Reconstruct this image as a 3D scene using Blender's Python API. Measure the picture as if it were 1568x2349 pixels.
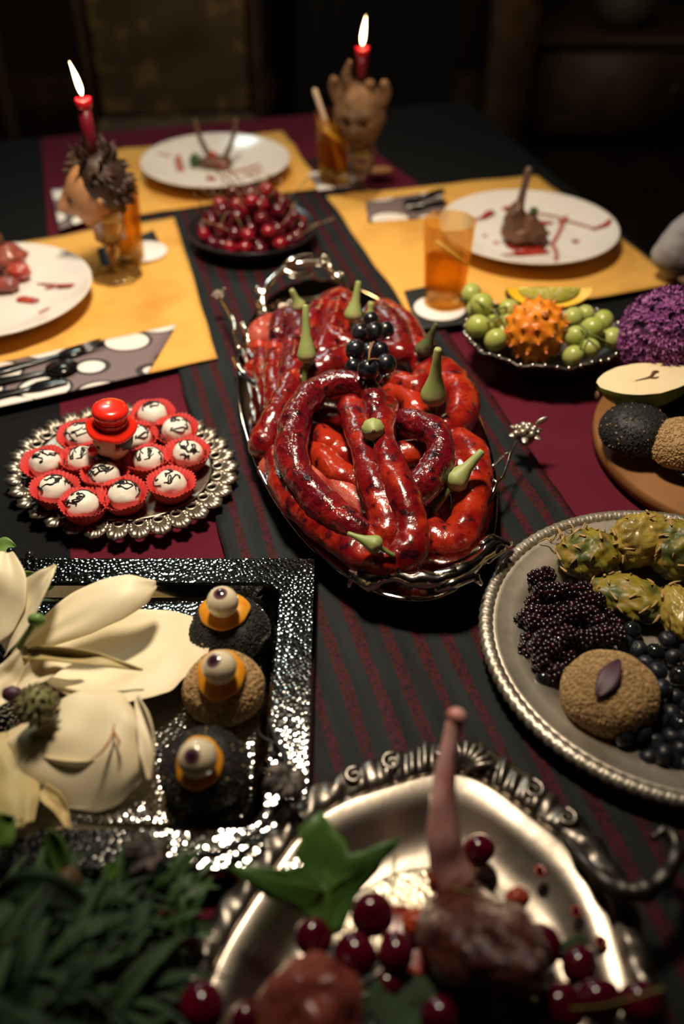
import bpy, math, random
import numpy as np
from mathutils import Vector, Matrix, noise
PI = math.pi
random.seed(7)
for o in list(bpy.data.objects): bpy.data.objects.remove(o)
C = bpy.context.scene.collection
SC = bpy.context.scene
# ---------------------------------------------------------------- camera, light, exposure
TZ = 0.75                       # height of the table top above the floor
FPX, PITCH, CH, TA = 2150.0, math.radians(40.5), 0.66, math.radians(15)
cd = bpy.data.cameras.new('camera'); cam = bpy.data.objects.new('camera', cd); C.objects.link(cam)
cam.location = (0, 0, TZ + CH); cam.rotation_euler = (PI/2 - PITCH, 0, 0)
cd.sensor_fit = 'VERTICAL'; cd.sensor_height = 36; cd.sensor_width = 24; cd.lens = FPX/2349*36
cd.dof.use_dof = True; cd.dof.focus_distance = 0.93; cd.dof.aperture_fstop = 2.05
cd.clip_start = 0.02
SC.camera = cam
SC.view_settings.view_transform = 'Standard'; SC.view_settings.look = 'None'
SC.view_settings.exposure = 0.4; SC.view_settings.gamma = 1.0; SC.view_settings.use_curve_mapping = False
wd = bpy.data.worlds.new('night'); SC.world = wd; wd.use_nodes = True
wd.node_tree.nodes['Background'].inputs[0].default_value = (0.9, 0.75, 0.6, 1)
wd.node_tree.nodes['Background'].inputs[1].default_value = 0.004
def area(name, loc, target, size, power, col, spread=180):
    l = bpy.data.lights.new(name, 'AREA'); l.shape = 'DISK'; l.size = size; l.energy = power; l.color = col
    l.spread = math.radians(spread)
    o = bpy.data.objects.new(name, l); C.objects.link(o); o.location = loc
    o.rotation_euler = (Vector(target) - Vector(loc)).to_track_quat('-Z', 'Y').to_euler(); return o
def spot(name, loc, target, radius, power, col, ang, blend):
    l = bpy.data.lights.new(name, 'SPOT'); l.shadow_soft_size = radius; l.energy = power; l.color = col
    l.spot_size = math.radians(ang); l.spot_blend = blend
    o = bpy.data.objects.new(name, l); C.objects.link(o); o.location = loc
    o.rotation_euler = (Vector(target) - Vector(loc)).to_track_quat('-Z', 'Y').to_euler(); return o
spot('ceiling_lamp_light', (-0.12, 0.98, TZ + 1.30), (-0.12, 1.02, TZ), 0.11, 80, (1.0, 0.83, 0.62), 84, 1.0)
area('far_ceiling_lamp_light', (-0.7, 2.6, TZ + 1.5), (-0.1, 1.0, TZ), 0.35, 5.0, (0.80, 1.0, 0.96))
area('background_fill_light', (0.3, 1.9, TZ + 1.75), (-0.2, 3.6, 0.6), 0.3, 4.5, (1.0, 0.78, 0.5), 130)  # unseen warm fill, added to lift the chair, post and back of the room
# ---------------------------------------------------------------- mapping helpers
cP, sP = math.cos(PITCH), math.sin(PITCH)
def W(px, py, z=0.0):
    """point of the horizontal plane z above the table top seen at photo pixel px, py"""
    cx = (px - 784)/FPX; cy = (1174.5 - py)/FPX
    d = (cx, cP + cy*sP, -sP + cy*cP); t = (z - CH)/d[2]
    return Vector((d[0]*t, d[1]*t, TZ + z))
def T(u, v, z=0.0):
    return Vector((u*math.cos(TA) - v*math.sin(TA), u*math.sin(TA) + v*math.cos(TA), TZ + z))
def depth(p): return p.y*cP - (p.z - TZ - CH)*sP
def pxm(p): return depth(p)/FPX           # metres per pixel at a point
def view(ox, oy):
    """unit vector pointing to the viewer, leaning ox right and oy up"""
    k = math.sqrt(max(0.0, 1 - ox*ox - oy*oy))
    return Vector((ox, oy*sP - k*cP, oy*cP + k*sP))
# ---------------------------------------------------------------- mesh builder
def smooth_path(pts, k=6):
    P = [Vector(p) for p in pts]
    if len(P) < 3:
        return [P[0].lerp(P[-1], i/k) for i in range(k+1)]
    out = []
    for i in range(len(P)-1):
        a = P[i-1] if i else P[0]*2 - P[1]
        b, c = P[i], P[i+1]
        d = P[i+2] if i+2 < len(P) else P[-1]*2 - P[-2]
        for j in range(k):
            t = j/k
            out.append(0.5*((2*b) + (c-a)*t + (2*a-5*b+4*c-d)*t*t + (3*b-a-3*c+d)*t**3))
    out.append(P[-1]); return out
def lerp_list(L, t):
    x = t*(len(L)-1); i = min(int(x), len(L)-2); return L[i] + (L[i+1]-L[i])*(x-i)
class MB:
    def __init__(s): s.v = []; s.f = []; s.m = []
    def add(s, v, f, m=0):
        n = len(s.v); s.v += [tuple(p) for p in v]
        s.f += [tuple(i+n for i in q) for q in f]; s.m += [m]*len(f); return s
    def lathe(s, prof, n=32, c=(0,0,0), ex=1.0, ey=1.0, fn=None, m=0, rot=0.0, closed=False):
        """prof: list of (r, z); fn(theta, i) may return an extra (dr, dz)"""
        v = []; f = []; cx, cy, cz = c; cr, sr = math.cos(rot), math.sin(rot)
        for i, (r, z) in enumerate(prof):
            for k in range(n):
                a = 2*PI*k/n; dr = dz = 0.0
                if fn: dr, dz = fn(a, i)
                x = (r+dr)*ex*math.cos(a); y = (r+dr)*ey*math.sin(a)
                v.append((cx + x*cr - y*sr, cy + x*sr + y*cr, cz + z + dz))
        for i in range(len(prof) - (0 if closed else 1)):
            j = (i+1) % len(prof)
            for k in range(n):
                l = (k+1) % n
                f.append((i*n+k, i*n+l, j*n+l, j*n+k))
        if not closed:
            if prof[0][0] > 1e-6: f.append(tuple(range(n-1, -1, -1)))
            if prof[-1][0] > 1e-6: f.append(tuple((len(prof)-1)*n + k for k in range(n)))
        return s.add(v, f, m)
    def tube(s, pts, rad, n=8, m=0, caps=True, flat=1.0, fn=None):
        pts = [Vector(p) for p in pts]; N = len(pts)
        if not isinstance(rad, (list, tuple)): rad = [rad]*N
        elif len(rad) != N: rad = [lerp_list(rad, i/(N-1)) for i in range(N)]
        if caps:    # rounded ends
            t0 = (pts[0]-pts[1]).normalized(); t1 = (pts[-1]-pts[-2]).normalized(); r0, r1 = rad[0], rad[-1]
            pts = [pts[0]+t0*r0*.9, pts[0]+t0*r0*.6] + pts + [pts[-1]+t1*r1*.6, pts[-1]+t1*r1*.9]
            rad = [r0*.25, r0*.75] + list(rad) + [r1*.75, r1*.25]; N += 4
        tan = [(pts[min(i+1, N-1)] - pts[max(i-1, 0)]).normalized() for i in range(N)]
        up = Vector((0, 0, 1)) if abs(tan[0].z) < .9 else Vector((1, 0, 0))
        x = tan[0].cross(up).normalized(); v = []; f = []
        for i in range(N):
            x = (x - tan[i]*x.dot(tan[i])).normalized(); y = tan[i].cross(x)
            for k in range(n):
                a = 2*PI*k/n; q = fn(i/N, a) if fn else 1.0
                v.append(pts[i] + (x*math.cos(a) + y*math.sin(a)*flat)*rad[i]*q)
        for i in range(N-1):
            for k in range(n):
                l = (k+1) % n; f.append((i*n+k, i*n+l, (i+1)*n+l, (i+1)*n+k))
        f.append(tuple(range(n-1, -1, -1))); f.append(tuple((N-1)*n+k for k in range(n)))
        return s.add(v, f, m)
    def ball(s, c, r, seg=16, rings=10, fn=None, m=0, axes=None):
        """ellipsoid; fn(unit vector) scales the radius; axes: 3 column vectors"""
        if not isinstance(r, (tuple, list)): r = (r, r, r)
        c = Vector(c); v = []; f = []
        def pt(d):
            k = fn(d) if fn else 1.0
            p = Vector((d.x*r[0], d.y*r[1], d.z*r[2]))*k
            if axes: p = axes[0]*p.x + axes[1]*p.y + axes[2]*p.z
            return c + p
        v.append(pt(Vector((0, 0, 1))))
        for i in range(1, rings):
            t = PI*i/rings
            for k in range(seg):
                a = 2*PI*k/seg; v.append(pt(Vector((math.sin(t)*math.cos(a), math.sin(t)*math.sin(a), math.cos(t)))))
        v.append(pt(Vector((0, 0, -1)))); L = len(v)-1
        for k in range(seg): f.append((0, 1+k, 1+(k+1) % seg))
        for i in range(rings-2):
            b = 1+i*seg
            for k in range(seg): l = (k+1) % seg; f.append((b+k, b+seg+k, b+seg+l, b+l))
        b = 1+(rings-2)*seg
        for k in range(seg): f.append((b+k, L, b+(k+1) % seg))
        return s.add(v, f, m)
    def grid(s, fn, nu, nv, m=0):
        v = [fn(i/nu, j/nv) for i in range(nu+1) for j in range(nv+1)]
        f = [(i*(nv+1)+j, (i+1)*(nv+1)+j, (i+1)*(nv+1)+j+1, i*(nv+1)+j+1) for i in range(nu) for j in range(nv)]
        return s.add(v, f, m)
    def sheet(s, fn, nu, nv, th, m=0):
        """closed sheet of thickness th (downwards)"""
        a = [Vector(fn(i/nu, j/nv)) for i in range(nu+1) for j in range(nv+1)]
        b = [p - Vector((0, 0, th)) for p in a]; n = len(a); w = nv+1; f = []
        for i in range(nu):
            for j in range(nv):
                q = (i*w+j, (i+1)*w+j, (i+1)*w+j+1, i*w+j+1); f.append(q); f.append(tuple(n+k for k in q[::-1]))
        ring = [j for j in range(nv+1)] + [i*w+nv for i in range(1, nu+1)] + [nu*w+j for j in range(nv-1, -1, -1)] + [i*w for i in range(nu-1, 0, -1)]
        for k in range(len(ring)): p, q = ring[k], ring[(k+1) % len(ring)]; f.append((p, q, n+q, n+p))
        return s.add(a+b, f, m)
    def box(s, c, d, rz=0.0, m=0, bev=0.0):
        x, y, z = d[0]/2, d[1]/2, d[2]/2; cr, sr = math.cos(rz), math.sin(rz); v = []
        b = bev
        if b <= 0:
            pts = [(sx*x, sy*y, sz*z) for sz in (-1, 1) for sx, sy in ((-1,-1),(1,-1),(1,1),(-1,1))]
            f = [(3,2,1,0),(4,5,6,7),(0,1,5,4),(1,2,6,5),(2,3,7,6),(3,0,4,7)]
        else:
            pts = []; f = []
            for zz, ins in ((-z, b), (-z+b, 0), (z-b, 0), (z, b)):
                for sx, sy in ((-1,-1),(1,-1),(1,1),(-1,1)): pts.append((sx*(x-ins), sy*(y-ins), zz))
            f = [(3,2,1,0), (12,13,14,15)]
            for i in range(3):
                for k in range(4): l = (k+1) % 4; f.append((i*4+k, i*4+l, i*4+4+l, i*4+4+k))
        v = [(c[0]+p[0]*cr-p[1]*sr, c[1]+p[0]*sr+p[1]*cr, c[2]+p[2]) for p in pts]
        return s.add(v, f, m)
    def xf(s, M, start=0):
        for i in range(start, len(s.v)): s.v[i] = tuple(M @ Vector(s.v[i]))
        return s
WM = {}
def mesh(name, mb, mats, sm=True):
    me = bpy.data.meshes.new(name); me.from_pydata(mb.v, [], mb.f)
    for m in (mats if isinstance(mats, (list, tuple)) else [mats]): me.materials.append(m)
    if any(mb.m): me.polygons.foreach_set('material_index', mb.m)
    if sm: me.polygons.foreach_set('use_smooth', [True]*len(mb.f))
    me.update(); return me
def link(name, me, parent=None, M=None):
    o = bpy.data.objects.new(name, me); C.objects.link(o)
    if parent is not None: o.parent = parent
    if M is not None: o.matrix_local = M
    WM[o.name] = (WM[parent.name] if parent is not None else Matrix()) @ (M if M is not None else Matrix())
    return o
def obj(name, mb, mats, parent=None, sm=True, world=True):
    """one mesh object; world=True: the vertices are world positions"""
    V = np.array(mb.v)
    if parent is None:
        c = Vector(((V[:,0].min()+V[:,0].max())/2, (V[:,1].min()+V[:,1].max())/2, V[:,2].min()))
        mb.v = [tuple(p) for p in (V - np.array(c))]; return link(name, mesh(name, mb, mats, sm), None, Matrix.Translation(c))
    if world: mb.xf(WM[parent.name].inverted())
    return link(name, mesh(name, mb, mats, sm), parent)
def tag(o, label, cat=None, group=None, kind=None):
    if label: o['label'] = label
    if cat: o['category'] = cat
    if group: o['group'] = group
    if kind: o['kind'] = kind
    return o
def thing(name, label, cat, loc, rz=0.0, group=None):
    M = Matrix.Translation(Vector(loc)) @ Matrix.Rotation(rz, 4, 'Z')
    return tag(link(name, None, None, M), label, cat, group)
def struct(name, mb, m, parent=None, sm=False):
    o = obj(name, mb, m, parent, sm)
    if parent is None: o['kind'] = 'structure'
    return o
def frame(d, roll=0.0):
    """rotation matrix whose local z points along d"""
    return Vector(d).normalized().to_track_quat('Z', 'Y').to_matrix().to_4x4() @ Matrix.Rotation(roll, 4, 'Z')
def nz(p, s=1.0): return noise.noise(Vector(p)*s)
def leaf_strip(p0, p1, w, up, lift=.003, n=12):
    d = p1-p0; s = d.cross(up).normalized()
    return MB().grid(lambda i, j: p0 + d*i + s*(2*j-1)*w*math.sin(PI*min(.98, max(.02, i)))**.8 + up*(lift*math.sin(PI*i) + abs(2*j-1)*w*.35), n, 6)
# ---------------------------------------------------------------- materials
def mat(name, col, rough=.5, metal=0.0, n=None, bump=None, **kw):
    """n=(scale, colour2, lo, hi[, colour3, scale3, lo3, hi3]); bump=(scale, strength, distance[, 'v'|'n'|'w'])"""
    m = bpy.data.materials.new(name); m.use_nodes = True; nt = m.node_tree; b = nt.nodes['Principled BSDF']
    b.inputs['Base Color'].default_value = (*col, 1); b.inputs['Roughness'].default_value = rough; b.inputs['Metallic'].default_value = metal
    for k, v in kw.items():
        s = b.inputs[k.replace('_', ' ')]
        s.default_value = (*v, 1) if isinstance(v, tuple) and len(v) == 3 and len(s.default_value) == 4 else v
    tc = None
    def coord():
        nonlocal tc
        if tc is None: tc = nt.nodes.new('ShaderNodeTexCoord')
        return tc.outputs['Object']
    if n:
        last = None
        for q in range(0, len(n), 4):
            sc, c2, lo, hi = n[q:q+4]
            t = nt.nodes.new('ShaderNodeTexNoise'); t.inputs['Scale'].default_value = sc; t.inputs['Detail'].default_value = 3
            nt.links.new(coord(), t.inputs['Vector'])
            r = nt.nodes.new('ShaderNodeMapRange'); r.inputs[1].default_value = lo; r.inputs[2].default_value = hi
            nt.links.new(t.outputs['Fac'], r.inputs[0])
            x = nt.nodes.new('ShaderNodeMix'); x.data_type = 'RGBA'
            nt.links.new(r.outputs[0], x.inputs[0])
            if last: nt.links.new(last, x.inputs[6])
            else: x.inputs[6].default_value = (*col, 1)
            x.inputs[7].default_value = (*c2, 1); last = x.outputs[2]
        nt.links.new(last, b.inputs['Base Color'])
    if bump:
        kind = bump[3] if len(bump) > 3 else 'n'
        if kind == 'v':
            t = nt.nodes.new('ShaderNodeTexVoronoi'); t.feature = 'SMOOTH_F1'; out = 'Distance'
            t.inputs['Smoothness'].default_value = .35
        else:
            t = nt.nodes.new('ShaderNodeTexNoise'); t.inputs['Detail'].default_value = 2; out = 'Fac'
        t.inputs['Scale'].default_value = bump[0]; nt.links.new(coord(), t.inputs['Vector'])
        bp = nt.nodes.new('ShaderNodeBump'); bp.inputs['Strength'].default_value = bump[1]; bp.inputs['Distance'].default_value = bump[2]
        nt.links.new(t.outputs[out], bp.inputs['Height']); nt.links.new(bp.outputs[0], b.inputs['Normal'])
    return m
def N(m, t, **kw):
    n = m.node_tree.nodes.new(t)
    for k, v in kw.items(): setattr(n, k, v)
    return n
def math_node(m, op, a, b=None):
    n = N(m, 'ShaderNodeMath', operation=op)
    for i, x in enumerate((a, b)):
        if x is None: continue
        if isinstance(x, (int, float)): n.inputs[i].default_value = x
        else: m.node_tree.links.new(x, n.inputs[i])
    return n.outputs[0]
def mixc(m, fac, a, b):
    n = N(m, 'ShaderNodeMix', data_type='RGBA'); L = m.node_tree.links
    L.new(fac, n.inputs[0])
    for i, x in ((6, a), (7, b)):
        if isinstance(x, tuple): n.inputs[i].default_value = (*x, 1)
        else: L.new(x, n.inputs[i])
    return n.outputs[2]
def glass(name, tint, rough=.02, clear=.75):
    """drinking glass: mostly clear, glossy at the edges"""
    m = bpy.data.materials.new(name); m.use_nodes = True; nt = m.node_tree; nt.nodes.clear()
    o = nt.nodes.new('ShaderNodeOutputMaterial'); t = nt.nodes.new('ShaderNodeBsdfTransparent'); t.inputs[0].default_value = (*tint, 1)
    g = nt.nodes.new('ShaderNodeBsdfGlass'); g.inputs[0].default_value = (*tint, 1); g.inputs['Roughness'].default_value = rough; g.inputs['IOR'].default_value = 1.4
    mx = nt.nodes.new('ShaderNodeMixShader'); mx.inputs[0].default_value = 1-clear
    nt.links.new(t.outputs[0], mx.inputs[1]); nt.links.new(g.outputs[0], mx.inputs[2]); nt.links.new(mx.outputs[0], o.inputs[0]); return m

RED3 = (.055, .006, .014)
# cloth: black field with two wide burgundy bands along the table
def cloth_material():
    m = mat('tablecloth_weave', (.01, .01, .012), .9, bump=(900, .25, .0006), Specular_IOR_Level=.12); nt = m.node_tree; b = nt.nodes['Principled BSDF']
    tc = N(m, 'ShaderNodeTexCoord'); sx = N(m, 'ShaderNodeSeparateXYZ'); nt.links.new(tc.outputs['Object'], sx.inputs[0])
    x, y = sx.outputs[0], sx.outputs[1]
    left = math_node(m, 'GREATER_THAN', x, -.088)
    edge = math_node(m, 'ADD', x, math_node(m, 'MULTIPLY', y, .16))
    right = math_node(m, 'LESS_THAN', edge, .838)
    inside = math_node(m, 'MULTIPLY', left, right)
    t = N(m, 'ShaderNodeTexNoise'); t.inputs['Scale'].default_value = 14; nt.links.new(tc.outputs['Object'], t.inputs['Vector'])
    c = mixc(m, t.outputs['Fac'], (.080, .007, .017), (.115, .010, .025))
    nt.links.new(mixc(m, inside, (.0065, .007, .008), c), b.inputs['Base Color'])
    return m
def runner_material():
    m = mat('striped_organza', (.03, .03, .03), .6, Specular_IOR_Level=.10); nt = m.node_tree; b = nt.nodes['Principled BSDF']
    tc = N(m, 'ShaderNodeTexCoord'); sx = N(m, 'ShaderNodeSeparateXYZ'); nt.links.new(tc.outputs['Object'], sx.inputs[0])
    mp = N(m, 'ShaderNodeMapping'); mp.inputs['Scale'].default_value = (60, 9, 9); nt.links.new(tc.outputs['Object'], mp.inputs[0])
    t = N(m, 'ShaderNodeTexNoise'); t.inputs['Scale'].default_value = 1; t.inputs['Detail'].default_value = 4; nt.links.new(mp.outputs[0], t.inputs['Vector'])
    t2 = N(m, 'ShaderNodeTexNoise'); t2.inputs['Scale'].default_value = 260; nt.links.new(tc.outputs['Object'], t2.inputs['Vector'])
    wob = math_node(m, 'MULTIPLY', math_node(m, 'SUBTRACT', t.outputs['Fac'], .5), .010)
    s = math_node(m, 'SINE', math_node(m, 'MULTIPLY', math_node(m, 'ADD', sx.outputs[0], wob), 2*PI/.0268))
    st = N(m, 'ShaderNodeMapRange'); st.inputs[1].default_value = .25; st.inputs[2].default_value = .5; nt.links.new(s, st.inputs[0])
    gap = N(m, 'ShaderNodeMapRange'); gap.inputs[1].default_value = .3; gap.inputs[2].default_value = .62; nt.links.new(t2.outputs['Fac'], gap.inputs[0])
    red = mixc(m, gap.outputs[0], (.016, .007, .008), (.062, .009, .014))
    blk = mixc(m, t.outputs['Fac'], (.004, .005, .0056), (.024, .028, .031))
    nt.links.new(mixc(m, st.outputs[0], blk, red), b.inputs['Base Color'])
    bp = N(m, 'ShaderNodeBump'); bp.inputs['Strength'].default_value = .5; bp.inputs['Distance'].default_value = .0015
    nt.links.new(t.outputs['Fac'], bp.inputs['Height']); nt.links.new(bp.outputs[0], b.inputs['Normal'])
    return m
def napkin_material():
    m = mat('dotted_paper', (.2, .15, .16), .7); nt = m.node_tree; b = nt.nodes['Principled BSDF']
    tc = N(m, 'ShaderNodeTexCoord'); v = N(m, 'ShaderNodeTexVoronoi'); v.inputs['Scale'].default_value = 13; v.inputs['Randomness'].default_value = .45
    mp = N(m, 'ShaderNodeMapping'); mp.inputs['Scale'].default_value = (1.0, 1.25, 1); mp.inputs['Rotation'].default_value = (0, 0, .5); nt.links.new(tc.outputs['Object'], mp.inputs[0]); nt.links.new(mp.outputs[0], v.inputs['Vector'])
    a = math_node(m, 'LESS_THAN', v.outputs['Distance'], .43); c = math_node(m, 'LESS_THAN', v.outputs['Distance'], .49)
    nt.links.new(mixc(m, a, mixc(m, c, (.19, .14, .15), (.035, .03, .035)), (.85, .8, .76)), b.inputs['Base Color']); return m
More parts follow.
